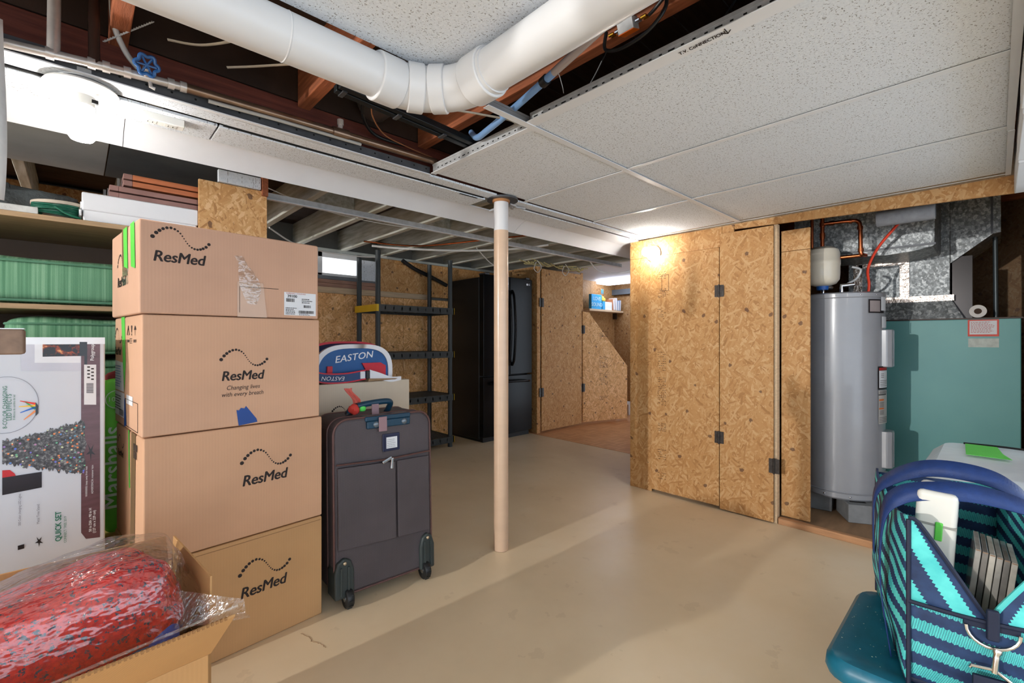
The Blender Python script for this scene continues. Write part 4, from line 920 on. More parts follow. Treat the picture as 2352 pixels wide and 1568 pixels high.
B((3.958, .18, 1.325), (3.972, .70, 1.362)).build('seam_tape', FOIL, pl, world=True, label='crinkled foil seam tape')
for y0, y1, z0, z1 in ((.392, .44, 1.36, 1.625), (.44, .66, 1.575, 1.625), (.64, .69, 1.36, 1.6)): B((3.962, y0, z0), (3.970, y1, z1)).build('foil_strip', FOIL, pl, world=True)
# trunk duct with rounded underside in front of the riser
tr_ = [(.24, 1.625), (.25, 1.615), (.33, 1.598), (.46, 1.59), (.60, 1.60), (.95, 1.615), (.95, 2.0), (.24, 2.0)]
MB().prism([(3.56, y, z) for y, z in tr_], (.41, 0, 0)).build('trunk', GALV, pl, world=True, bevel=.004)
MB().box((3.552, .236, 1.625), (3.56, .96, 1.637)).build('trunk_lip', DARKSTEEL, pl, world=True)
# return duct with a sloping end on the right
MB().prism([(3.98, .197, 1.56), (3.98, .013, 1.715), (3.98, -.02, 1.72), (3.98, -.02, 2.05), (3.98, .197, 2.05)], (.5, 0, 0)).build('return_duct', GALV, pl, world=True)
MB().box((3.972, .012, 1.715), (3.98, .022, 2.05)).build('standing_seam', DARKSTEEL, pl, world=True)
B((4.0, .10, 1.212), (4.4, .19, 1.6)).build('flue_panel', mat('gloss_dark_metal', (36, 32, 32), .25, .5), pl, world=True)
MB().tube([(4.15, .0, 1.212), (4.15, .005, 1.95)], .012, 10).build('conduit', mat('grey_conduit', (84, 92, 96), .4, .5), pl, world=True, smooth=True)
ro = thing('tape_roll', 'white paper roll standing on edge on top of the furnace', 'roll', (3.98, .07, 1.213))
MB().lathe([(.017, -.03), (.038, -.03), (.038, .03), (.017, .03), (.017, -.03)], 32, (3.965, .075, 1.2515), Matrix.Rotation(R(-90), 4, 'Y')).build('paper', mat('roll_white', (226, 222, 218), .7), ro, world=True, smooth=True)
MB().lathe([(.0155, -.029), (.0172, -.029), (.0172, .029), (.0155, .029)], 24, (3.965, .075, 1.2515), Matrix.Rotation(R(-90), 4, 'Y')).build('core', mat('core_brown', (70, 52, 40), .8), ro, world=True, smooth=True)
# ------------------------------------------------------------------ storage shelves on the left and what lies on them
PINE = mat('pine_shelf', (176, 146, 112), .7, var=.18, scale=5, stretch=(1, 12, 12))
ss = thing('storage_shelves', 'long wooden storage shelves built into the left alcove', 'shelves', (-.5, 2.8, 0))
for z in (1.537, 1.196, .80): B((-1.6, 2.5, z), (.40, 3.09, z+.02)).build('shelf_board', PINE, ss, world=True, bevel=.002)
for x in (-1.62, -.75): B((x, 2.52, 0), (x+.02, 3.09, 1.6)).build('upright', PINE, ss, world=True)
def stripe_fab(name, c1, c2, f=55):
    t = NT(name); P = t.tc.outputs['Object']; n = t.noise(t.mapping(P, (f, .5, .5)), 1, 3, .7)
    n2 = t.noise(t.mapping(P, (400, 400, 400)), 1, 2)
    t.base(t.mix(t.math('MULTIPLY', n2, .25), t.ramp(n, [(.35, lin(c1)), (.5, lin(tuple((a+b)//2 for a, b in zip(c1, c2)))), (.62, lin(c2))]), lin(c1))); t.set(Roughness=.85); t.bump(t.math('ADD', n2, n), .3, .002); return t.m
GRN = stripe_fab('green_striped_canvas', (78, 132, 98), (140, 186, 150)); GRP = mat('green_piping', (92, 140, 112), .8)
def cushion(label, c, r, rz=0, piping=True):
    t = thing('cushion', label, 'cushion', (c[0], c[1], c[2]-r[2]), rz, 'green patio cushions on the storage shelves')
    MB().blob((0, 0, r[2]), r, .35, .22, 64, 26, f=lambda q: Vector((q.x, q.y+.006*noise.noise(q*9), q.z+.008*noise.noise(q*5)))).build('pad', GRN, t, smooth=2)
    if piping:
        for zz in (.012, 2*r[2]-.028):
            k = 64; pts = []
            for i in range(k):
                a = 2*math.pi*i/k; sg = lambda v, e: math.copysign(abs(v)**e, v)
                pts.append((sg(math.cos(a), .22)*r[0]*.995, sg(math.sin(a), .22)*r[1]*1.0, zz))
            MB().tube(pts, .005, 6, closed=True).build('piping', GRP, t, smooth=True)
    return t
cushion('striped green cushion lying on the upper storage shelf, front edge flat', (-.12, 2.80, 1.311), (.50, .285, .094))
cushion('plump green cushion squeezed just under the upper cushion shelf', (.085, 2.79, 1.092), (.285, .27, .078), piping=True)
cushion('green cushion second from the top in the lower pile', (-.12, 2.79, .914), (.46, .28, .086)); 
cushion('dim green cushion at the bottom of the lower shelf pile', (-.14, 2.80, .0)[:2]+(.842,), (.44, .27, .02), piping=False) if 0 else None
wb_ = thing('white_box', 'flat white lidded box on the top storage shelf', 'box', (.215, 2.66, 1.557))
WBX = mat('white_card', (236, 237, 240), .5, var=.02)
B((.02, 2.515, 1.557), (.40, 2.86, 1.66)).build('tray', WBX, wb_, world=True, bevel=.006)
for i in range(3): B((.008+.004*i, 2.512-.002*i, 1.575+.03*i), (.016+.004*i, 2.86, 1.60+.032*i)).build('side_fold', WBX, wb_, world=True, bevel=.003)
B((.016, 2.508, 1.60), (.405, 2.87, 1.672)).build('lid', WBX, wb_, world=True, bevel=.006)
SHT = mat('shutter_cherry', (190, 112, 72), .5, var=.2, scale=4, stretch=(1, 14, 14), coat=.2); SHD = mat('shutter_mauve', (150, 112, 104), .55, var=.2, scale=5)
def shutter(label, x0, x1, y0, z, m, rz):
    t = thing('folded_shutter', label, 'shutter', ((x0+x1)/2, y0+.17, z), rz, 'folded wooden shutters on the white box')
    w = (x1-x0)/2
    for i in range(2):
        zz = i*.028
        for ya in (-.17, .13): B((-w+.03, ya, zz), (w-.03, ya+.04, zz+.022)).build('rail', m, t, bevel=.002)
        for s in (-1, 1): B((s*(w-.03) if s < 0 else w-.03, -.17, zz), (s*w if s > 0 else -w+.0, .17, zz+.022)).build('stile', SHD, t, bevel=.002) if s > 0 else B((-w, -.17, zz), (-w+.03, .17, zz+.022)).build('stile', SHD, t, bevel=.002)
        for k in range(5): B((-w+.03, -.12+k*.05, zz+.006), (w-.03, -.085+k*.05, zz+.012)).build('slat', m, t)
    for yy in (-.10,):
        MB().box((-w-.02, yy, .004), (-w, yy+.03, .007)).box((-w-.004, yy, .004), (-w, yy+.03, .05)).build('pivot_bracket', CHROME, t)
        MB().tube([(-w-.012, yy+.015, .007), (-w-.012, yy+.015, .045)], .005, 8).build('pivot_pin', CHROME, t, smooth=True)
shutter('lower folded brown shutter resting directly on the white box', .10, .435, 2.53, 1.674, SHD, 0); shutter('upper folded cherry-coloured shutter, topmost on the white box', .145, .47, 2.54, 1.735, SHT, R(0))
tb = thing('round_tub', 'round beige cardboard tub behind the green cord coil', 'tub', (-.03, 2.68, 1.557))
MB().lathe([(0, 0), (.085, 0), (.09, .065), (.094, .066), (.094, .078), (.088, .08), (.086, .07), (0, .068)], 36, (-.04, 2.66, 1.557)).build('body', mat('tub_beige', (206, 190, 170), .7), tb, world=True, smooth=True)
cc = thing('cord_coil', 'coil of dark green extension cord on the top storage shelf', 'cord', (-.07, 2.55, 1.557))
pts = []
for i in range(140):
    a = i*.36; pts.append((-.065+(.066+.008*math.sin(i*.37))*math.cos(a), 2.565+(.042+.006*math.sin(i*.23))*math.sin(a), 1.566+.0003*i+.006*abs(math.sin(i*.21))))
MB().tube(pts, .0042, 6).build('cord', mat('green_cord', (28, 96, 74), .4), cc, world=True, smooth=True)
MB().tube(spline([(-.06, 2.52, 1.60), (-.03, 2.505, 1.575), (.0, 2.50, 1.564), (.012, 2.505, 1.562)], 6), .0042, 6).build('loose_end', mat('green_cord', (28, 96, 74)), cc, world=True, smooth=True)
pb = B((-.75, 2.505, 1.557), (-.105, 2.53, 1.583)).build('painted_board', mat('chipped_white_paint', (214, 214, 210), .7, var=.15, scale=20, bump=.5, bscale=40, bdist=.006), bevel=.003); tag(pb, 'chipped white painted board lying on the top storage shelf edge', 'board')
il = MB().blob((-.34, 2.90, 1.67), (.30, .10, .10), .8, .7, 48, 24, f=lambda q: q*(1+.45*noise.noise(q*7)+.2*noise.noise(q*19))).build('insulation_batt', mat('dusty_insulation', (112, 116, 114), .95, var=.3, scale=9, bump=.8, bscale=30, bdist=.02), smooth=2)
tag(il, 'dusty grey insulation batt slumped at the back of the top shelf', 'insulation')
ps = MB().grid(lambda u, v: (-.42+.30*u+.012*v*math.sin(3*v), 1.52+.02*math.sin(u*14)+.01*math.sin(v*7), 1.80-.385*v-.02*u*v), 18, 16).build('plastic_sheet', mat('cloudy_plastic', (224, 226, 226), .35, var=.06, bump=.5, bscale=18, bdist=.01), smooth=2, solid=.002)
tag(ps, 'cloudy white plastic sheet hanging at the left edge below the ceiling', 'plastic sheet')

# ------------------------------------------------------------------ tree carton
TA = R(4.6)
tx = thing('tree_carton', 'tall white artificial tree carton with a purple band, standing on end', 'carton', (.069-.90*math.cos(TA), 2.0-.90*math.sin(TA), 0), TA)
TW = .90
CTN = mat('white_carton', (206, 212, 222), .55, var=.04, scale=3); B((0, 0, 0), (TW, .34, 1.086)).build('body', CTN, tx, bevel=.006)
B((-.001, -.0015, 1.066), (TW-.001, .02, 1.0875)).build('packing_tape', mat('gloss_tape', (224, 230, 238), .12, coat=.6), tx)
def S(a, b):         # sheet units (0-242 across from the left, 0-535 down) on the printed front
    return (TW-.225+.225*a/242, 1.08-(b-5)*(.00126+.00016*a/242))
def patch(name, m, pts, par=tx, y=-.0012): return MB().quad(*[(S(a, b)[0], y, S(a, b)[1]) for a, b in pts]).build(name, m, par)
PURP = mat('print_purple', (96, 66, 74), .4, var=.25, scale=14, stretch=(1, 1, 4), coat=.3); DKP = mat('print_black', (24, 26, 34), .35, var=.2, coat=.3); GRT = mat('print_green', (36, 120, 96), .5); GRYP = mat('print_grey', (120, 122, 136), .5); LGP = mat('print_pale', (196, 200, 214), .5)
patch('purple_band', PURP, [(180, 10), (228, 10), (228, 458), (192, 462), (180, 448)])
patch('mantel_panel', LGP, [(40, 8), (180, 8), (180, 76), (40, 76)], y=-.0009); patch('mantel_panel', mat('print_white', (224, 228, 236), .5), [(70, 10), (178, 10), (178, 58), (70, 58)], y=-.0010)
def fire_mat():
    t = NT('print_fireplace'); P = t.tc.outputs['Object']; n = t.noise(P, 60, 4); t.base(t.ramp(n, [(.5, lin((24, 26, 34))), (.62, lin((150, 60, 30))), (.75, lin((250, 190, 120)))])); t.set(Roughness=.35); return t.m
patch('fireplace_picture', fire_mat(), [(88, 10), (195, 10), (195, 42), (88, 44)])
patch('fire_surround', DKP, [(176, 10), (195, 10), (195, 66), (188, 66), (188, 42), (176, 42)], y=-.0016)
patch('barcode_label', PAPER, [(187, 62), (218, 62), (218, 154), (187, 154)], y=-.002)
def rt_text(s, a, b, size, m, **k):   # print that reads upwards
    p = S(a, b); return text(tx, s, (p[0], -.0022, p[1]), size, (0, 0, 1), (-1, 0, 0), m, **k)
k = MB()
for i in range(9): 
    p, q = S(193, 105+i*2.6), S(211, 105+i*2.6); k.quad((p[0], -.0026, p[1]), (q[0], -.0026, q[1]), (q[0], -.0026, q[1]-.0018), (p[0], -.0026, p[1]-.0018))
k.build('barcode', INK, tx)
for i in range(8): patch('printed_mark', INK, [(195+(i % 2)*10, 66+i*4), (202+(i % 2)*10, 66+i*4), (202+(i % 2)*10, 69+i*4), (195+(i % 2)*10, 69+i*4)], y=-.0026)
rt_text('Polygroup', 208, 34, .013, PAPER, bold=.0002); rt_text('8-COLOR CHANGING', 6, 160, .0125, GRT); rt_text('LED EFFECTS', 15, 160, .0135, GRT); rt_text('8 efectos de cambio de luz', 25, 160, .0068, GRT)
rt_text('QUICK SET', 125, 433, .0185, GRT, bold=.0005); rt_text('CONNECT TREE 2019', 141, 440, .0085, GRT); rt_text('50 in DIA x 90 in H', 203, 418, .0095, PAPER, bold=.0003); rt_text('(127 cm x 229 cm)', 213, 422, .0095, PAPER, bold=.0003)
rt_text('300 Color changing LED Lights', 37, 395, .0075, GRYP); rt_text('Metal Tree Stand', 78, 405, .0085, GRYP); rt_text('WARNING: keep away from heat', 193, 330, .007, PAPER); rt_text('ADVERTENCIA: mantener lejos', 208, 325, .007, PAPER)
pc = S(8, 155); MB().tube([(pc[0]+.066*math.cos(2*math.pi*i/48), -.0015, pc[1]+.082*math.sin(2*math.pi*i/48)) for i in range(48)], .0006, 4, closed=True).build('printed_circle', GRYP, tx)
fan = [((230, 60, 40), 20), ((250, 200, 60), 0), ((40, 110, 210), -22), ((60, 170, 90), 48), ((240, 150, 90), -45)]
for i, (c, a) in enumerate(fan):
    p = S(72, 160+i*4-8); M_ = Matrix.Translation((p[0], -.0018, p[1])) @ Matrix.Rotation(R(a), 4, 'Y')
    MB().quad(*[M_ @ Vector(v) for v in ((0, 0, -.003), (-.034, 0, -.001), (-.034, 0, .001), (0, 0, .003))]).build('printed_bulb', mat('print_c%d' % i, c, .4), tx)
p = S(72, 165); MB().quad((p[0], -.0022, p[1]+.022), (p[0]+.006, -.0022, p[1]+.010), (p[0]+.006, -.0022, p[1]-.012), (p[0], -.0022, p[1]-.02)).build('printed_socket', DKP, tx)
def tree_mat():
    t = NT('print_lit_tree'); P = t.tc.outputs['Object']; n = t.noise(P, 130, 4, .7); base = t.ramp(n, [(.35, lin((34, 34, 40))), (.55, lin((86, 88, 92))), (.7, lin((170, 172, 172)))])
    v = t.vor(P, 95); sc = t.n('ShaderNodeSeparateColor'); t.l(v.outputs['Color'], sc.inputs[0])
    lc = t.ramp(sc.outputs[0], [(.0, lin((230, 120, 70))), (.35, lin((230, 150, 90))), (.55, lin((90, 110, 230))), (.8, lin((110, 190, 130))), (1, lin((240, 230, 200)))])
    t.base(t.mix(t.math('LESS_THAN', v.outputs['Distance'], .26), base, lc)); t.set(Roughness=.4); return t.m
rnd = random.Random(3); up_ = []; dn = []
for i in range(61):
    a = i*3.1; top = 238-(a/186)*48+rnd.uniform(-5, 5); bot = 290+(a/186)*24+rnd.uniform(-5, 5); up_.append((a, top)); dn.append((a, bot))
up_ += [(190, 200), (188, 225), (194, 245), (186, 265), (192, 290)]
patch('tree_picture', tree_mat(), up_+dn[::-1], y=-.0018)
star = [(204+16*math.cos(R(90+36*i))*(1 if i % 2 == 0 else .25)*.8, 262+22*math.sin(R(90+36*i))*(1 if i % 2 == 0 else .25)) for i in range(10)]; patch('stand_picture', DKP, star, y=-.002)
star = [(80+10*math.cos(R(90+36*i))*(1 if i % 2 == 0 else .3), 468+13*math.sin(R(90+36*i))*(1 if i % 2 == 0 else .3)) for i in range(10)]; patch('stand_icon', DKP, star, y=-.002)
patch('lamp_icon', DKP, [(33, 478), (47, 474), (47, 484), (33, 488)], y=-.002)
patch('red_seal', mat('print_red', (190, 40, 46), .4), [(0+0, 305), (16, 304), (26, 312), (30, 320), (0, 326)], y=-.0015); patch('black_ribbon', DKP, [(0, 322), (86, 308), (86, 344), (0, 362)], y=-.002)
patch('lower_panel', mat('print_panel', (196, 190, 202), .5), [(0, 380), (180, 352), (180, 462), (0, 500)], y=-.0008) if 0 else None

# green shopping bag squeezed behind
pb0 = thing('cardboard_box', 'plain brown box hidden under the green shopping bag', 'box', (.065, 2.325, 0), 0); B((0, 0, 0), (.24, .15, .33)).build('body', CARDIN, pb0, bevel=.004)
gb = thing('shopping_bag', 'green reusable shopping bag between the tree carton and the box stack', 'bag', (.19, 2.40, .332))
GBG = mat('bag_green', (104, 200, 60), .5, var=.2, scale=8, bump=.5, bscale=12, bdist=.01)
MB().blob((0, 0, .30), (.125, .07, .30), .25, .25, 40, 30, f=lambda q: Vector((q.x+.006*noise.noise(q*14), q.y+.012*noise.noise(q*9), q.z))).build('sack', GBG, gb, smooth=2)
text(gb, 'Marshalls', (-.088, -.071, .26), .085, (0, 0, 1), (-1, 0, 0), mat('bag_white', (206, 226, 206), .6), bold=.001, lift=.012)
MB().tube([(-.075+.034*math.cos(2*math.pi*i/32), -.078, .52+.034*math.sin(2*math.pi*i/32)) for i in range(32)], .002, 4, closed=True).build('printed_ring', mat('bag_white', (206, 226, 206)), gb); text(gb, '100%', (-.078, -.072, .52), .024, (1, 0, 0), (0, 0, 1), mat('bag_white', (206, 226, 206)), lift=.008)
MB().blob((-.02, .0, .60), (.09, .05, .03), .8, .8, 20, 10).build('red_cloth', mat('dark_red_cloth', (110, 24, 30), .8), gb, smooth=True)

# ------------------------------------------------------------------ open box with the bagged comforter
ob = thing('open_carton', 'open brown cardboard box in the left foreground holding a bagged comforter', 'box', (.22-.56*math.cos(TA), 1.213-.56*math.sin(TA), 0), TA)
OW, OD, OH, TH = .56, .355, .376, .006
m = MB(); m.box((0, 0, 0), (OW, OD, .006)); m.box((0, 0, 0), (OW, TH, OH)); m.box((0, OD-TH, 0), (OW, OD, OH)); m.box((0, 0, 0), (TH, OD, OH)); m.box((OW-TH, 0, 0), (OW, OD, OH))
m.build('body', CARDIN, ob)
def flap(a, b, c, d, n, nm='flap'):
    n = Vector(n)*.005; return MB().prism([a, b, c, d], n).build(nm, CARDIN, ob, bevel=.001, seg=1)
flap((0, OD, OH), (OW, OD, OH), (OW-.012, OD+.008, OH+.165), (0, OD+.03, OH+.175), (0, -1, 0))
flap((OW, 0.0, OH), (OW, OD, OH), (OW+.006, OD-.01, OH+.165), (OW+.008, .02, OH+.165), (-1, 0, 0))
ff = flap((0, 0, OH), (OW, 0, OH), (OW+.012, -.122, OH+.128), (-.0, -.122, OH+.128), (0, .7, .7))
flap((0, 0.0, OH), (0, OD, OH), (-.12, OD-.01, OH+.11), (-.12, .02, OH+.11), (.7, 0, .7))
k = MB()
for i in range(70): k.box((i*.008, -.1235, OH+.1265), (i*.008+.004, -.1195, OH+.1325))
k.build('corrugation', mat('corrugation_shadow', (150, 108, 66), .8), ff)
cf_ = thing('bagged_comforter', 'red speckled comforter in a clear plastic bag inside the open box', 'bedding', (-.06, 1.38, .18))
def red_mat():
    t = NT('red_speckled_cloth'); P = t.tc.outputs['Object']; n = t.noise(P, 90, 4, .7); v = t.noise(t.mapping(P, loc=(3, 1, 7)), 95, 3, .75)
    c = t.ramp(n, [(.35, lin((170, 14, 30))), (.6, lin((222, 44, 36)))]); t.base(t.mix(t.math('GREATER_THAN', v, .58), c, lin((56, 66, 84)))); t.set(Roughness=.75); return t.m
def crumple(amp, fr, seed):
    o = Vector((seed*3.1, seed*1.7, seed)); return lambda q: Vector((q.x, q.y, q.z)) * (1+amp*noise.noise(q*fr+o)+amp*.4*noise.noise(q*fr*2.7+o))
MT = Matrix.Rotation(R(2), 4, 'Z') @ Matrix.Rotation(R(-13), 4, 'Y') @ Matrix.Rotation(R(-8), 4, 'X')
MB().blob((-.065, 1.365, .448), (.25, .150, .118), .66, .55, 80, 40, f=crumple(.09, 9, 1), M=MT).build('comforter', red_mat(), cf_, world=True, smooth=2)
MB().blob((-.05, 1.30, .39), (.22, .07, .07), .6, .5, 40, 20, f=crumple(.07, 9, 2)).build('blue_lining', mat('blue_cloth', (70, 104, 150), .7, var=.2, scale=12), cf_, world=True, smooth=2)
MB().blob((.135, 1.275, .42), (.035, .045, .05), .8, .8, 20, 12).build('blue_corner', mat('bright_blue_cloth', (28, 84, 190), .6), cf_, world=True, smooth=2)
MB().blob((-.06, 1.372, .452), (.268, .166, .136), .62, .5, 96, 48, f=crumple(.08, 11, 4), M=MT).build('plastic_bag', FILM, cf_, world=True, smooth=2)
def fin(u, v): return (.10+.172*u+.0*v, 1.34-.19*u*.95-.05*v+.01*math.sin(6*u), .50+.012*math.sin(5*v+3*u)+.05*(1-u)*(.5-abs(v-.5))-.06*v*(1-.5*u))
MB().grid(fin, 14, 10).build('bag_corner', FILM, cf_, world=True, smooth=2)
MB().tube(spline([(-.31, 1.20, .44), (-.15, 1.165, .455), (.02, 1.165, .468), (.15, 1.165, .478), (.26, 1.155, .492)], 6), .003, 6).build('bag_seam', FILM, cf_, world=True, smooth=True)

# wooden clamp rack at the very left edge
wc_ = thing('wooden_rack', 'upright wooden rail with a square peg at the left edge of the picture', 'rack', (-.16, 1.16, 0))
OAK = mat('varnished_oak', (156, 100, 54), .45, var=.25, scale=6, stretch=(12, 12, 1), coat=.3); GRW = mat('weathered_peg', (128, 104, 88), .7, var=.35, scale=24)
B((-.135, 1.145, 1.022), (-.1015, 1.175, 1.145)).build('rail', OAK, wc_, world=True, bevel=.006); B((-.1015, 1.14, 1.055), (-.064, 1.175, 1.098)).build('peg', GRW, wc_, world=True, bevel=.004); B((-.1015, 1.141, 1.098), (-.0645, 1.174, 1.0995)).build('peg_top', mat('peg_white', (226, 230, 232), .5), wc_, world=True)
B((-.136, 1.144, 1.145), (-.099, 1.176, 1.16)).build('white_cap', mat('peg_white', (226, 230, 232)), wc_, world=True, bevel=.005)
B((-.48, 1.15, 1.02), (-.135, 1.17, 1.06)).build('cross_rail', OAK, wc_, world=True, bevel=.003); B((-.50, 1.14, 0), (-.47, 1.18, 1.16)).build('post', OAK, wc_, world=True, bevel=.003); B((-.58, 1.0, 0), (-.40, 1.3, .02)).build('foot', OAK, wc_, world=True, bevel=.003)
# ------------------------------------------------------------------ pipes and wires in the open ceiling
PVC = mat('white_pvc', (208, 209, 211), .32, var=.03, scale=3)
pv = thing('drain_pipe', 'large white PVC drain pipe turning a corner under the ceiling', 'pipe', (.74, 1.07, 1.70))
PZ, PR = 1.747, .052
MB().tube([(-1.2, 1.078, PZ), (.585, 1.078, PZ)], PR, 40).build('pipe_run', PVC, pv, world=True, smooth=True)
MB().tube([(.748, .86, PZ), (.748, -1.2, PZ)], PR, 40).build('pipe_run', PVC, pv, world=True, smooth=True)
def col(p, q, r, nm='collar'): return MB().tube([p, q], r, 40).build(nm, PVC, pv, world=True, smooth=True, bevel=.003)
el = spline([(.56, 1.078, PZ), (.615, 1.075, PZ), (.655, 1.062, PZ), (.69, 1.036, PZ), (.722, 1.0, PZ), (.742, .955, PZ), (.748, .90, PZ), (.748, .85, PZ)], 5)
MB().tube(el, PR+.0035, 40).build('elbow', PVC, pv, world=True, smooth=True)
col((.545, 1.078, PZ), (.612, 1.078, PZ), PR+.0075); col((.634, 1.070, PZ), (.672, 1.052, PZ), PR+.009); col((.688, 1.038, PZ), (.716, 1.008, PZ), PR+.008); col((.746, .93, PZ), (.748, .862, PZ), PR+.009); col((.33, 1.078, PZ), (.336, 1.078, PZ), PR+.001)
col((.02, 1.078, PZ), (.05, 1.078, PZ), PR+.004)
wp = thing('water_pipe', 'horizontal water supply pipe along the girder with a blue wheel valve', 'pipe', (.3, 1.695, 1.84))
SILV = mat('tinned_copper', (206, 200, 196), .25, .45, var=.2, scale=14); DCOP = mat('tarnished_copper', (140, 116, 98), .3, .8, var=.25, scale=10)
MB().tube([(-1.2, 1.695, 1.77), (-.137, 1.695, 1.816), (.022, 1.695, 1.831), (.235, 1.695, 1.845)], .0115, 14).build('pipe_run', SILV, wp, world=True, smooth=True)
MB().tube([(.235, 1.695, 1.845), (.684, 1.695, 1.854), (1.144, 1.695, 1.861)], .014, 14).build('pipe_run', DCOP, wp, world=True, smooth=True)
MB().tube([(.30, 1.693, 1.825), (.5, 1.693, 1.832), (.8, 1.693, 1.836)], .006, 8).build('cable', mat('grey_cable', (170, 168, 162), .5), wp, world=True, smooth=True)
for x, z in ((-.05, 1.8245), (.03, 1.8315), (.06, 1.834), (.105, 1.837), (.205, 1.843), (.235, 1.845)): MB().tube([(x-.008, 1.695, z), (x+.008, 1.695, z+.0005)], .0155, 14).build('fitting', SILV, wp, world=True, smooth=True)
tee = MB().tube([(.69, 1.695, 1.854), (.75, 1.695, 1.855)], .019, 16).build('tee', DCOP, wp, world=True, smooth=True); MB().tube([(.72, 1.695, 1.855), (.72, 1.695, 1.905)], .009, 12).build('stub', SILV, tee, world=True, smooth=True); MB().tube([(.72, 1.695, 1.885), (.72, 1.695, 1.905)], .012, 12).build('cap', SILV, tee, world=True, smooth=True)
MB().tube([(-.043, 1.695, 1.826), (-.040, 1.695, 2.12)], .0135, 14).build('riser', SILV, wp, world=True, smooth=True, label='bright vertical riser pipe'); MB().tube([(.036, 1.695, 1.833), (.034, 1.695, 2.12)], .0125, 14).build('riser', mat('dark_riser', (78, 58, 50), .4, .6), wp, world=True, smooth=True, label='dark vertical riser pipe')
MB().tube(spline([(.13, 1.70, 1.86), (.10, 1.70, 1.90), (.075, 1.69, 1.97), (.072, 1.69, 2.12)], 6), .0075, 10).build('flexible_hose', mat('grey_hose', (186, 188, 188), .4), wp, world=True, smooth=True)
BLV = mat('blue_enamel', (34, 92, 158), .3, coat=.4); vm = Matrix.Translation((.146, 1.662, 1.86)) @ Matrix.Rotation(R(112), 4, 'X')
vv = MB().tube([(.146, 1.695, 1.839), (.146, 1.668, 1.856)], .009, 12).build('valve_stem', SILV, wp, world=True, smooth=True)
ring = []
for i in range(48):
    a = 2*math.pi*i/48; r = .0245+.0035*math.cos(6*a); ring.append(vm @ Vector((r*math.cos(a), r*math.sin(a), 0)))
MB().tube(ring, .0048, 8, closed=True).build('valve_wheel', BLV, vv, world=True, smooth=True, label='blue scalloped valve wheel')
m = MB()
for i in range(3): a = math.pi*i/3; m.tube([vm @ Vector((.022*math.cos(a), .022*math.sin(a), 0)), vm @ Vector((-.022*math.cos(a), -.022*math.sin(a), 0))], .0032, 6)
m.build('wheel_spokes', BLV, vv, world=True, smooth=True)
MB().tube([(.155, 1.695, 1.839), (.158, 1.695, 1.816), (.168, 1.695, 1.814)], .005, 8).build('drain_cap', SILV, vv, world=True, smooth=True)
def cable(name, label, pts, r, m, cat='cable', flat=None, k=7, group=None):
    o = MB().tube(spline(pts, k), r, 8, flat=flat).build(name, m, smooth=True); return tag(o, label, cat, group)
cable('copper_line', 'thin bare copper line running alongside the white drain pipe', [(.20, 1.165, 1.795), (.40, 1.16, 1.80), (.585, 1.158, 1.805), (.70, 1.20, 1.815)], .0065, COPPER, 'pipe')
bt = thing('black_track', 'black metal track crossing the open ceiling beside the girder', 'track', (.87, 1.42, 1.85))
TRK = mat('black_track_metal', (34, 38, 42), .35, .4, var=.2)
for dy in (-.017, .017): MB().hexa([(.585, 1.40+dy-.012, 1.852), (1.155, 1.447+dy-.012, 1.852), (1.155, 1.447+dy+.012, 1.852), (.585, 1.40+dy+.012, 1.852)], [(.585, 1.40+dy-.012, 1.876), (1.155, 1.447+dy-.012, 1.876), (1.155, 1.447+dy+.012, 1.876), (.585, 1.40+dy+.012, 1.876)]).build('channel', TRK, bt, world=True, bevel=.003)
for x in (.60, .80, 1.0): B((x, 1.39+.08*(x-.585), 1.848), (x+.014, 1.43+.08*(x-.585), 1.853)).build('clip', DARKSTEEL, bt, world=True)
px_ = thing('water_tube', 'blue plastic water tube bending down through the open ceiling', 'pipe', (1.03, 1.0, 1.83))
MB().tube(spline([(1.135, 1.43, 1.90), (1.115, 1.37, 1.855), (1.09, 1.28, 1.845), (1.046, 1.093, 1.842), (.992, .87, 1.845)], 7), .0115, 12).build('blue_tube', mat('blue_pex', (120, 158, 206), .35, var=.05), px_, world=True, smooth=True)
MB().tube(spline([(.992, .87, 1.845), (.96, .74, 1.848), (.90, .50, 1.855), (.85, .30, 1.87)], 6), .0118, 12).build('clear_tube', mat('smoky_tube', (172, 160, 156), .2, var=.05, coat=.5), px_, world=True, smooth=True)
MB().tube([(1.006, .928, 1.843), (1.0, .905, 1.843)], .0155, 12).build('black_clip', BLACK, px_, world=True, smooth=True)
B((1.10, .665, 1.955), (1.113, .685, 1.99)).build('anchor', BLACK, px_, world=True) if 0 else None
sl = thing('cable_splitter', 'small cable splitter with an orange sticker fixed to the joist', 'splitter', (1.10, .69, 1.915))
SPM = Matrix.Translation((1.093, .69, 1.935)) @ Matrix.Rotation(R(-20), 4, 'Y')
B((-.02, -.024, -.016), (.012, .024, .016)).xform(SPM).build('housing', STEEL, sl, world=True, bevel=.002)
B((-.0215, -.023, -.0175), (.012, .023, -.0155)).xform(SPM).build('orange_sticker', mat('orange_sticker', (240, 112, 20), .4), sl, world=True)
B((-.024, .005, .012), (.0, .02, .03)).xform(SPM).build('mounting_ear', STEEL, sl, world=True)
for xx, ys in ((-.008, (1, -1)), (.006, (1, -1))):
    for s in ys:
        MB().tube([SPM @ Vector((xx, s*.024, 0)), SPM @ Vector((xx, s*.038, 0))], .0042, 8).build('connector', CHROME, sl, world=True, smooth=True); MB().tube([SPM @ Vector((xx, s*.043, 0)), SPM @ Vector((xx, s*.058, 0))], .0045, 8).build('connector', BRASS, sl, world=True, smooth=True)
BC = mat('black_coax', (26, 26, 27), .35)
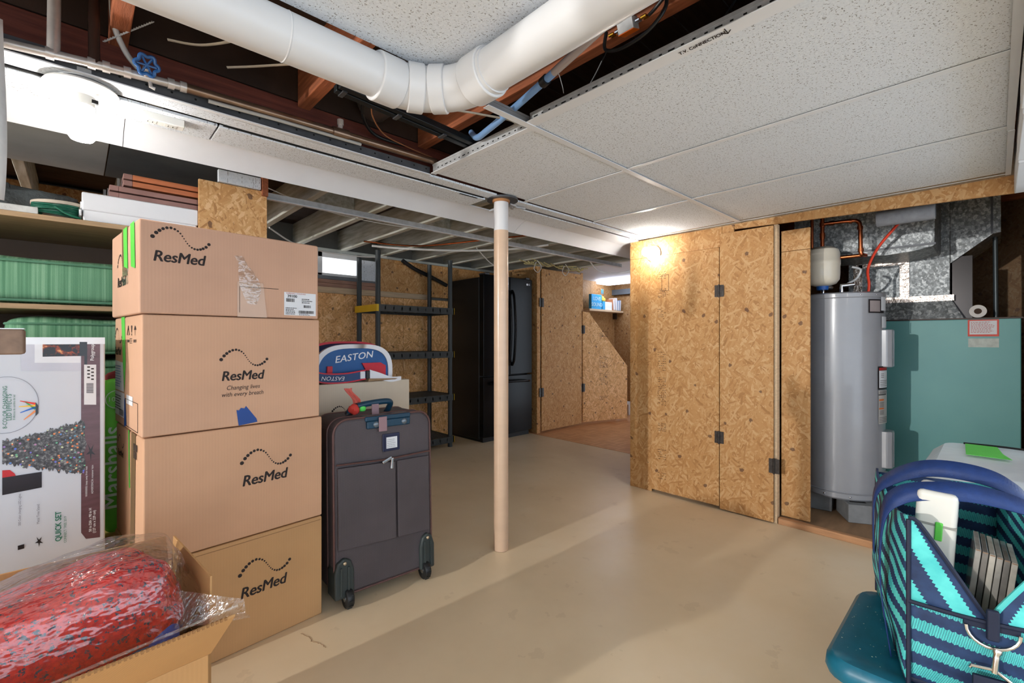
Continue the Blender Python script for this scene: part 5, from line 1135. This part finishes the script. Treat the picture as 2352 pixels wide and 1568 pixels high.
cable('coaxial_cable', 'thick black coaxial loop hanging below the joist by the splitter', [(1.09, .76, 1.95), (1.085, .76, 1.90), (1.08, .70, 1.875), (1.08, .62, 1.885), (1.085, .575, 1.93), (1.09, .60, 1.99), (1.09, .66, 2.06), (1.09, .68, 2.12)], .005, BC)
cable('coaxial_cable', 'black coaxial cable leaving the splitter toward the back of the room', [(1.095, .63, 1.935), (1.09, .60, 1.945), (1.09, .54, 1.99), (1.09, .50, 2.10)], .0045, BC)
cable('coaxial_cable', 'thin black wire dropping behind the tile grid below the splitter', [(1.18, .80, 2.0), (1.19, .86, 1.93), (1.20, .93, 1.87), (1.21, .97, 1.835)], .003, BC)
cable('coaxial_cable', 'thin black wire hanging in the dark gap above the lettered grid bar', [(1.22, .42, 2.05), (1.23, .45, 1.97), (1.22, .50, 1.90), (1.23, .53, 1.85)], .003, BC)
RX = mat('white_romex', (206, 200, 190), .5)
cable('house_wire', 'white house wire crossing the left joist bay, upper of two', [(.20, 1.72, 1.985), (.28, 1.69, 1.99), (.36, 1.60, 2.0), (.42, 1.54, 2.03), (.48, 1.46, 2.06)], .006, RX, flat=.5); cable('house_wire', 'white house wire crossing the left joist bay, lower of two', [(.36, 1.74, 1.975), (.42, 1.70, 1.985), (.50, 1.62, 1.99), (.58, 1.55, 2.0)], .006, RX, flat=.5)
cable('house_wire', 'grey wire sagging under the drain elbow toward the black track', [(.78, 1.20, 1.845), (.88, 1.24, 1.842), (.98, 1.20, 1.84), (1.10, 1.16, 1.842), (1.16, 1.20, 1.85)], .005, mat('grey_cable', (170, 168, 162)), flat=.6)
cable('brown_wire', 'thin brown bell wire looping down to the water pipe end', [(.80, 1.60, 2.0), (.83, 1.66, 1.95), (.90, 1.70, 1.91), (1.0, 1.71, 1.895), (1.14, 1.715, 1.885)], .0028, mat('brown_wire', (150, 96, 62), .5)); cable('black_hose', 'black cable bundle hanging beside the round duct', [(.77, 1.55, 2.10), (.775, 1.60, 2.0), (.80, 1.68, 1.95), (.88, 1.74, 1.915), (1.02, 1.745, 1.912)], .007, BC)
rd = MB().lathe([(.07, 0), (.07, .30), (.066, .31), (.0, .31)], 32, (.885, 1.46, 2.045), Matrix.Rotation(R(-90), 4, 'X')).build('round_duct', mat('bright_duct', (176, 174, 170), .3, .85, var=.12), smooth=True); tag(rd, 'short round metal duct end between the joists', 'duct')
tw = MB()
for s in (0, math.pi): tw.tube([(.055+.105*t+.0018*math.cos(t*60+s), 1.70-.04*t, 1.905+.085*t+.0018*math.sin(t*60+s)) for t in [i/40 for i in range(41)]], .0016, 5)
tag(tw.build('twisted_wire', STEEL, smooth=True), 'twisted wire strung from the joist to the riser pipe', 'wire')
# far ceiling wires
WC = mat('white_cable', (226, 226, 222), .45)
cable('white_cable', 'thick white cable swagging under the far joists toward the closet', [(1.75, 3.5, 1.845), (2.0, 3.45, 1.85), (2.4, 3.2, 1.85), (2.75, 2.9, 1.868), (3.0, 2.7, 1.91)], .009, WC)
cable('white_cable', 'thin white wire sagging above the small window', [(1.05, 3.75, 1.92), (1.3, 3.95, 1.865), (1.6, 4.05, 1.85), (1.95, 4.1, 1.86), (2.2, 4.1, 1.89)], .006, WC); cable('white_cable', 'hair-thin white wire strung across the near far-joists', [(.75, 2.75, 1.915), (1.1, 2.9, 1.895), (1.5, 2.95, 1.89), (2.0, 2.9, 1.895), (2.5, 2.85, 1.91)], .0028, WC)
cable('white_cable', 'white wire hanging over the fridge to the closet wall', [(2.6, 3.2, 1.90), (2.9, 3.4, 1.85), (3.2, 3.6, 1.83), (3.5, 3.9, 1.86)], .005, WC); cable('white_cable', 'white wire drooping between the closet door top and the far panels', [(4.0, 3.0, 1.92), (4.3, 3.1, 1.86), (4.6, 3.05, 1.86), (4.9, 3.0, 1.93)], .007, WC)
for i, (x, y) in enumerate(((3.55, 3.35), (3.95, 3.3))): cable('wire_loop', 'loose white wire loop hanging above the %s' % ('fridge door' if i == 0 else 'closet door'), [(x, y, 1.92), (x+.06, y, 1.86), (x+.03, y+.02, 1.80), (x-.05, y, 1.83), (x-.02, y, 1.90)], .004, WC)
cable('black_pipe', 'black plastic pipe slanting down the back wall behind the shelving', [(2.45, 4.23, 1.90), (2.6, 4.24, 1.83), (2.8, 4.25, 1.77), (3.02, 4.25, 1.69)], .022, BLACK, 'pipe', k=4); cable('copper_line', 'thin copper line running below the far joists', [(1.75, 3.65, 1.905), (2.2, 3.5, 1.908), (2.5, 2.8, 1.908), (2.7, 2.3, 1.908)], .007, COPPER, 'pipe')
ib = MB()
rnd = random.Random(5)
for i in range(26):
    x = 3.45+rnd.random()*1.0; y = 3.4+rnd.random()*.2; ib.tube(spline([(x, y, 1.93), (x+rnd.uniform(-.1, .1), y-.03, 1.90+rnd.random()*.02), (x+rnd.uniform(-.2, .2), y-.05, 1.93)], 4), .006, 5)
o = ib.build('wire_tangle', mat('straw_insulation', (196, 184, 130), .8)); tag(o, 'tangle of straw-coloured wire and insulation above the closet door', 'wire tangle', kind='stuff')
ot = MB().blob((2.62, 3.3, 1.935), (.12, .10, .03), .6, .4, 20, 12).build('steel_box', WC, smooth=True) if 0 else None

# ------------------------------------------------------------------ ledge with toys in the far room
lg = thing('wall_ledge', 'wooden wall ledge holding toys in the far room', 'shelf', (5.8, 4.05, 1.50))
B((5.3, 3.98, 1.495), (6.16, 4.15, 1.525)).build('board', LUMBER, lg, world=True, bevel=.003); B((6.12, 4.10, 1.40), (6.16, 4.15, 1.495)).build('bracket', HINGE, lg, world=True)
SKY = mat('sky_blue_card', (60, 160, 214), .5); sb = thing('blue_sign', 'sky-blue block sign with pale lettering on the far ledge', 'sign', (5.50, 4.02, 1.526)); B((5.37, 4.0, 1.526), (5.62, 4.05, 1.74)).build('block', SKY, sb, world=True, bevel=.004)
for i, s in enumerate(('LOVE', 'SOUND')): text(sb, s, (5.50, 3.998, 1.675-.085*i), .075, (1,0,0), (0,0,1), mat('pale_aqua', (190, 226, 236), .5), bold=.0012, world=True)
bx = thing('toy_box', 'small white and blue toy box on the far ledge', 'box', (5.77, 4.02, 1.526)); B((5.64, 4.0, 1.526), (5.88, 4.06, 1.645)).build('carton', mat('toy_white', (226, 232, 238), .5), bx, world=True); B((5.635, 3.997, 1.526), (5.70, 4.061, 1.647)).build('blue_side', SKY, bx, world=True)
ry = thing('toy_duck', 'little yellow toy with blue bunny ears on top of the toy box', 'toy', (5.69, 4.03, 1.648)); DY_ = mat('duck_yellow', (238, 204, 80), .5)
MB().blob((5.69, 4.03, 1.678), (.05, .028, .03), .9, .9, 18, 12).build('body', DY_, ry, world=True, smooth=True); MB().blob((5.675, 4.03, 1.695), (.03, .026, .032), .9, .9, 16, 12).build('head', DY_, ry, world=True, smooth=True)
for dx in (-.016, .016): MB().blob((5.675+dx, 4.03, 1.795), (.009, .006, .04), .9, .9, 10, 10).build('ear', SKY, ry, world=True, smooth=True)
MB().blob((5.645, 4.015, 1.73), (.012, .01, .007), .9, .9, 10, 8).build('beak', mat('beak_orange', (226, 120, 50), .5), ry, world=True, smooth=True)
for i, (x, w, h, c, lab) in enumerate(((5.89, .05, .17, (180, 120, 80), 'brown'), (5.95, .05, .19, (210, 200, 190), 'cream'), (6.01, .04, .15, (150, 180, 206), 'pale blue'), (6.06, .03, .16, (120, 150, 190), 'slate blue'))):
    bk = thing('picture_book', '%s book leaning on the far ledge' % lab, 'book', (x+w/2, 4.04, 1.526), group='books on the far ledge'); B((-w/2, -.06, 0), (w/2, .06, h)).xform(Matrix.Rotation(R(-6+3*i), 4, 'Y')).build('cover', mat('book%d' % i, c, .5), bk, bevel=.003); B((-w/2+.004, -.061, .006), (w/2-.004, -.055, h-.006)).xform(Matrix.Rotation(R(-6+3*i), 4, 'Y')).build('pages', PAPER, bk)
tp = thing('step_stool', 'white step or bench end behind the slanted door', 'stool', (5.55, 3.65, 0)); B((5.40, 3.6, .16), (5.80, 3.75, .19)).build('top', WHITE, tp, world=True); 
for x in (5.42, 5.72): B((x, 3.61, .003), (x+.05, 3.74, .16)).build('leg', WHITE, tp, world=True)

# ------------------------------------------------------------------ right foreground: bins and striped bag
TBN = mat('teal_plastic', (18, 98, 122), .35, var=.1, scale=30, spec=.4)
tb_ = thing('teal_bin', 'teal plastic storage bin with a closed lid under the striped bag', 'bin', (1.40, -.03, 0))
def rrect(x0, x1, y0, y1, r, n=6):
    out = []
    for cx_, cy_, a0 in ((x1-r, y1-r, 0), (x0+r, y1-r, 90), (x0+r, y0+r, 180), (x1-r, y0+r, 270)):
        for i in range(n): a = R(a0+90*i/(n-1)); out.append((cx_+r*math.cos(a), cy_+r*math.sin(a)))
    return out
def loft(layers, cap0=True, cap1=True):
    m = MB(); n = len(layers[0][0]); vs = []
    for pts, z in layers: vs += [(x, y, z) for x, y in pts]
    fs = [(i*n+k, i*n+(k+1) % n, (i+1)*n+(k+1) % n, (i+1)*n+k) for i in range(len(layers)-1) for k in range(n)]
    if cap0: fs.append(tuple(range(n))[::-1])
    if cap1: fs.append(tuple((len(layers)-1)*n+k for k in range(n)))
    return m.add(vs, fs)
LX0, LX1, LY0, LY1 = 1.185, 1.60, -.33, .262
loft([(rrect(LX0+.05, LX1-.05, LY0+.05, LY1-.05, .04), 0), (rrect(LX0+.025, LX1-.025, LY0+.025, LY1-.025, .045), .34), (rrect(LX0+.02, LX1-.02, LY0+.02, LY1-.02, .045), .352)]).build('tub', TBN, tb_, world=True, smooth=True)
loft([(rrect(LX0, LX1, LY0, LY1, .05), .348), (rrect(LX0-.004, LX1+.004, LY0-.004, LY1+.004, .052), .36), (rrect(LX0-.002, LX1+.002, LY0-.002, LY1+.002, .05), .378), (rrect(LX0+.008, LX1-.008, LY0+.008, LY1-.008, .046), .39), (rrect(LX0+.03, LX1-.03, LY0+.03, LY1-.03, .04), .392), (rrect(LX0+.045, LX1-.045, LY0+.045, LY1-.045, .035), .388)]).build('lid', TBN, tb_, world=True, smooth=True)
sp_ = MB(); rnd = random.Random(9)
for i in range(60):
    x, y = rnd.uniform(1.22, 1.58), rnd.uniform(.15, .25); sp_.disc((x, y, .3935 if y > .235 else .3935), rnd.uniform(.0006, .0018), (1,0,0), (0,1,0), 6)
o = sp_.build('lid_specks', mat('dust_speck', (200, 206, 196), .8), tb_, world=True); o['kind'] = 'stuff'
cb = thing('clear_bin', 'clear plastic storage bin with green tape behind the striped bag', 'bin', (2.05, -.1, 0))
def clear_mat(name, a, c=(.86, .9, .94)):
    t = NT(name); t.base(c); t.set(Roughness=.18, Alpha=a); t.b.inputs['Specular IOR Level'].default_value = .8; t.bump(t.noise(t.tc.outputs['Object'], 6, 2), .3, .01); return t.m
CLR = clear_mat('clear_bin_plastic', .42); CLR2 = clear_mat('frosted_bin_lid', .72)
CX0, CX1, CY0, CY1 = 1.72, 2.33, -.42, .178
loft([(rrect(CX0+.06, CX1-.06, CY0+.06, CY1-.06, .04), 0), (rrect(CX0+.02, CX1-.02, CY0+.02, CY1-.02, .05), 0.595), (rrect(CX0, CX1, CY0, CY1, .05), 0.605)]).build('tub', CLR, cb, world=True, smooth=True)
loft([(rrect(CX0-.004, CX1+.004, CY0-.004, CY1+.004, .05), 0.600), (rrect(CX0-.002, CX1+.002, CY0-.002, CY1+.002, .05), 0.635), (rrect(CX0+.02, CX1-.005, CY0+.04, CY1-.02, .05), 0.680), (rrect(CX0+.06, CX1-.015, CY0+.07, CY1-.05, .05), 0.707)]).build('lid', CLR2, cb, world=True, smooth=True)
MB().tube(spline([(2.30, .08, 0.711), (2.305, -.02, 0.712), (2.30, -.11, 0.710)], 5), .0035, 6).build('lid_slot', HOLE, cb, world=True, smooth=True)
MB().tube([(2.325, -.115, 0.697), (2.325, -.36, 0.697)], .009, 8).build('purple_latch', mat('purple_plastic', (120, 60, 150), .4), cb, world=True, smooth=True)
MB().grid(lambda u, v: [(2.325, .075-.075*u, 0.703), (2.28, .075-.078*u, 0.713), (2.15, .07-.085*u, 0.714), (2.06, .066-.10*u, 0.715)][v_ := min(3, int(round(v*3)))], 2, 4).build('green_tape', GREENT, cb, world=True, solid=.001)
MB().blob((2.03, -.1, .30), (.24, .24, .26), .5, .4, 24, 16, f=crumple(.08, 9, 6)).build('packed_contents', mat('pale_contents', (176, 196, 220), .7, var=.25, scale=7), cb, world=True, smooth=2)

# striped weekender bag
def stripe_mat(name, period, ang, mesh=False, ph=0):
    t = NT(name); sp = t.n('ShaderNodeSeparateXYZ'); t.l(t.tc.outputs['Object'], sp.inputs[0])
    u = t.math('ADD', t.math('MULTIPLY', t.math('ADD', sp.outputs[0], sp.outputs[1]), math.sin(ang)), t.math('MULTIPLY', sp.outputs[2], math.cos(ang)))
    w = t.math('SUBTRACT', t.math('MULTIPLY', t.math('ADD', sp.outputs[0], sp.outputs[1]), math.cos(ang)), t.math('MULTIPLY', sp.outputs[2], math.sin(ang)))
    zz = t.math('PINGPONG', t.math('MULTIPLY', w, 1.0), .0035)
    f = t.math('FRACT', t.math('ADD', t.math('DIVIDE', t.math('ADD', u, zz), period), ph+20))
    a = t.math('GREATER_THAN', f, .5); n = t.noise(t.tc.outputs['Object'], 30, 3)
    tq = t.ramp(n, [(.3, lin((66, 186, 186))), (.7, lin((96, 214, 208)))]); nv = t.ramp(n, [(.3, lin((22, 42, 78))), (.7, lin((34, 62, 104)))])
    if mesh:
        k = 1100; wv = t.math('MULTIPLY', t.math('SINE', t.math('MULTIPLY', t.math('ADD', u, w), k)), t.math('SINE', t.math('MULTIPLY', t.math('SUBTRACT', u, w), k)))
        tq = t.mix(t.math('MULTIPLY', t.math('GREATER_THAN', wv, .12), .75), tq, lin((24, 60, 90)))
    t.base(t.mix(a, nv, tq)); t.set(Roughness=.7); t.bump(t.noise(t.tc.outputs['Object'], 16, 3), .5, .008); return t.m
SH_ = stripe_mat('striped_mesh_cloth', .046, .12, True); SE = stripe_mat('striped_end_cloth', .036, -.35, ph=.2); SD1 = stripe_mat('striped_flap_left', .052, 1.15, ph=.3); SD2 = stripe_mat('striped_flap_right', .052, -1.0, ph=.1)
NAV = mat('navy_webbing', (26, 54, 110), .55, var=.12, scale=60, bump=.3, bscale=300); DNV = mat('dark_navy_binding', (20, 28, 52), .6, var=.1)
bag = thing('striped_bag', 'turquoise and navy striped weekender bag, unzipped, on the teal bin', 'bag', (1.208, .121, .393), R(-75))
BW, BD, BH = .235, .40, .335
def bulge(x, z, a=.018): return -a*math.sin(math.pi*max(0, min(1, x/BW)))*math.sin(math.pi*max(0, min(1, (z+.03)/.4)))
VX = .108
def front(u, v):
    x = BW*u; zt = .165; z = zt*v; return (x, bulge(x, z)+.012*(1-v)**3, z)
MB().grid(front, 24, 10).build('mesh_pocket', SH_, bag, smooth=2, solid=.004)
def flapL(u, v):        # between the corner and the open zip
    x = VX*u; zb = .165; top = BH-.005-(BH-.175)*max(0, (u-.1)/.9)**1.05; z = zb+(top-zb)*v; return (x, bulge(x, z)+.012*v*u, z)
def flapR(u, v):
    x = VX+.012+(BW-VX-.012)*u; zb = .165; top = .178+(BH-.01-.178)*min(1, u/.85)**.9; z = zb+(top-zb)*v; return (x, bulge(x, z)+.010*v*(1-u), z)
MB().grid(flapL, 14, 10).build('zip_flap', SD1, bag, smooth=2, solid=.005); MB().grid(flapR, 14, 10).build('zip_flap', SD2, bag, smooth=2, solid=.005)
def sidep(u, v): return (-.020*math.sin(math.pi*u)*math.sin(math.pi*min(1, v*1.05))+.010*noise.noise(Vector((u*4, v*4, 2))), BD*u, (BH-.03*math.sin(math.pi*u))*v)
MB().grid(sidep, 18, 16).build('side_panel', SE, bag, smooth=2, solid=.005)
MB().grid(lambda u, v: (BW+.014*math.sin(math.pi*u)*math.sin(math.pi*v), BD*u, (BH-.03*math.sin(math.pi*u))*v), 12, 10).build('side_panel', SE, bag, smooth=2, solid=.005)
MB().grid(lambda u, v: (BW*u, BD+.012*math.sin(math.pi*u)*math.sin(math.pi*v), (BH-.01)*v), 12, 10).build('far_end', SH_, bag, smooth=2, solid=.005)
B((0, 0.005, 0), (BW, BD, .012)).build('base', DNV, bag, bevel=.005)
for pts in ([(0, -.003, z*.0235) for z in range(15)], [(-.001, BD, z*.022) for z in range(15)], [(BW, -.003, z*.0225) for z in range(15)]): MB().tube(pts, .004, 6).build('binding', DNV, bag, smooth=True)
MB().tube([Vector(flapL(i/14, 1))+Vector((0, -.003, .002)) for i in range(15)], .0042, 6).build('zip_tape', DNV, bag, smooth=True); MB().tube([Vector(flapR(i/14, 1))+Vector((0, -.003, .002)) for i in range(15)], .0045, 6).build('zip_tape', mat('turquoise_tape', (84, 204, 200), .6), bag, smooth=True)
MB().tube([(BW*i/16, bulge(BW*i/16, .165)-.004, .167) for i in range(17)], .0042, 6).build('pocket_binding', DNV, bag, smooth=True)
def band(par, pts, w, nm, m, wdir=None, th=.0025):
    pts = spline(pts, 8); k = MB(); n = len(pts); L = []
    for i, p in enumerate(pts):
        t = (pts[min(n-1, i+1)]-pts[max(0, i-1)]).normalized(); d = Vector(wdir(i/(n-1)) if callable(wdir) else wdir); d = (d-t*d.dot(t)).normalized(); L.append((p-d*w/2, p+d*w/2))
    k.add([v for ab in L for v in ab], [(2*i, 2*i+1, 2*i+3, 2*i+2) for i in range(n-1)])
    return k.build(nm, m, par, smooth=2, solid=th)
band(bag, [(-.014, .10, .0), (-.032, .10, .16), (-.026, .098, .30), (.004, .09, .352), (.06, .08, .372), (.12, .085, .375), (.19, .10, .358), (.232, .12, .33), (BW+.012, .12, .26)], .04, 'handle_strap', NAV, wdir=lambda t: (.05, 1-.55*math.sin(math.pi*min(1, t*1.1)), .75*math.sin(math.pi*t)))
band(bag, [(-.022, .28, .15), (-.02, .28, .29), (.01, .26, .345), (.07, .23, .385), (.14, .21, .39), (.20, .21, .37), (BW+.01, .24, .32), (BW+.012, .26, .2)], .04, 'handle_strap', NAV, wdir=lambda t: (.05, 1-.6*math.sin(math.pi*t), .7*math.sin(math.pi*t)))
NICK = mat('nickel', (206, 200, 192), .22, 1, var=.08)
cxx = VX+.006; yb = -.026
dr_ = [(cxx+.036*math.cos(R(a)), yb, .158+.034*math.sin(R(a))) for a in range(180, 361, 15)]
MB().tube(dr_, .003, 8).build('d_ring', NICK, bag, smooth=True); B((cxx-.038, yb+.004, .153), (cxx+.038, yb+.012, .166)).build('ring_tab', DNV, bag, bevel=.002)
B((cxx-.009, yb-.006, .138), (cxx+.009, yb+.004, .195)).build('zip_pull', DNV, bag, bevel=.004)
cl = MB().tube(spline([(cxx+.005, yb-.004, .126), (cxx+.002, yb-.008, .11), (cxx+.0, yb-.008, .085)], 5), [.007]*3+[.005]*8, 10).build('clip_swivel', NICK, bag, smooth=True)
MB().tube([(cxx-.032, yb-.008, .084), (cxx-.031, yb-.008, .088), (cxx, yb-.008, .09), (cxx+.025, yb-.008, .072), (cxx+.029, yb-.008, .056)], .003, 8).build('clip_loop', NICK, cl, smooth=True)
B((cxx-.029, yb-.012, -.004), (cxx+.027, yb-.004, .074)).build('hanging_strap', DNV, bag, bevel=.002)
# things in the bag
wcse = thing('white_case', 'white plastic device case poking out of the striped bag', 'case', (1.208, .121, .405), R(-75)); WPL = mat('off_white_plastic', (222, 220, 212), .4, var=.04)
MC = Matrix.Translation((.052, .125, 0)) @ Matrix.Rotation(R(-14), 4, 'Z') @ Matrix.Rotation(R(3), 4, 'Y')
B((-.032, -.055, .01), (.032, .055, .36)).xform(MC).build('shell', WPL, wcse, bevel=.010, seg=3); B((-.0325, -.0555, .29), (.0325, .0555, .295)).xform(MC).build('lid_seam', mat('seam_grey', (150, 148, 142), .5), wcse); B((.004, -.0575, .06), (.008, -.054, .23)).xform(MC).build('groove', mat('seam_grey', (150, 148, 142)), wcse)
B((.0, -.058, .262), (.012, -.052, .30)).xform(MC).build('green_tab', GREENT, wcse, bevel=.002); B((-.022, -.0575, .05), (-.004, -.0545, .24)).xform(MC).build('raised_panel', WPL, wcse, bevel=.003)
for i in range(6):
    dk = thing('disc_case', '%s disc case standing in the striped bag' % ('leftmost slim grey', 'second from left, dark', 'third from left, pale', 'fourth from left, grey', 'fifth from left, dark', 'rightmost slim pale')[i], 'case', (1.208, .121, .405), R(-75), 'disc cases in the striped bag')
    MD = Matrix.Translation((.098+i*.0105, .125, .0)) @ Matrix.Rotation(R(-12), 4, 'Z') @ Matrix.Rotation(R(6), 4, 'Y')
    B((0, -.06, .02), (.009, .06, .262-.003*i)).xform(MD).build('jewel_case', mat('disc_case%d' % (i % 3), ((150, 146, 140), (112, 108, 104), (176, 170, 160))[i % 3], .2, var=.2, scale=30, coat=.5), dk, bevel=.0015)
    B((.001, -.061, .2595-.003*i), (.008, .055, .2612-.003*i)).xform(MD).build('paper_insert', mat('insert_brown', (140, 108, 84), .6), dk)
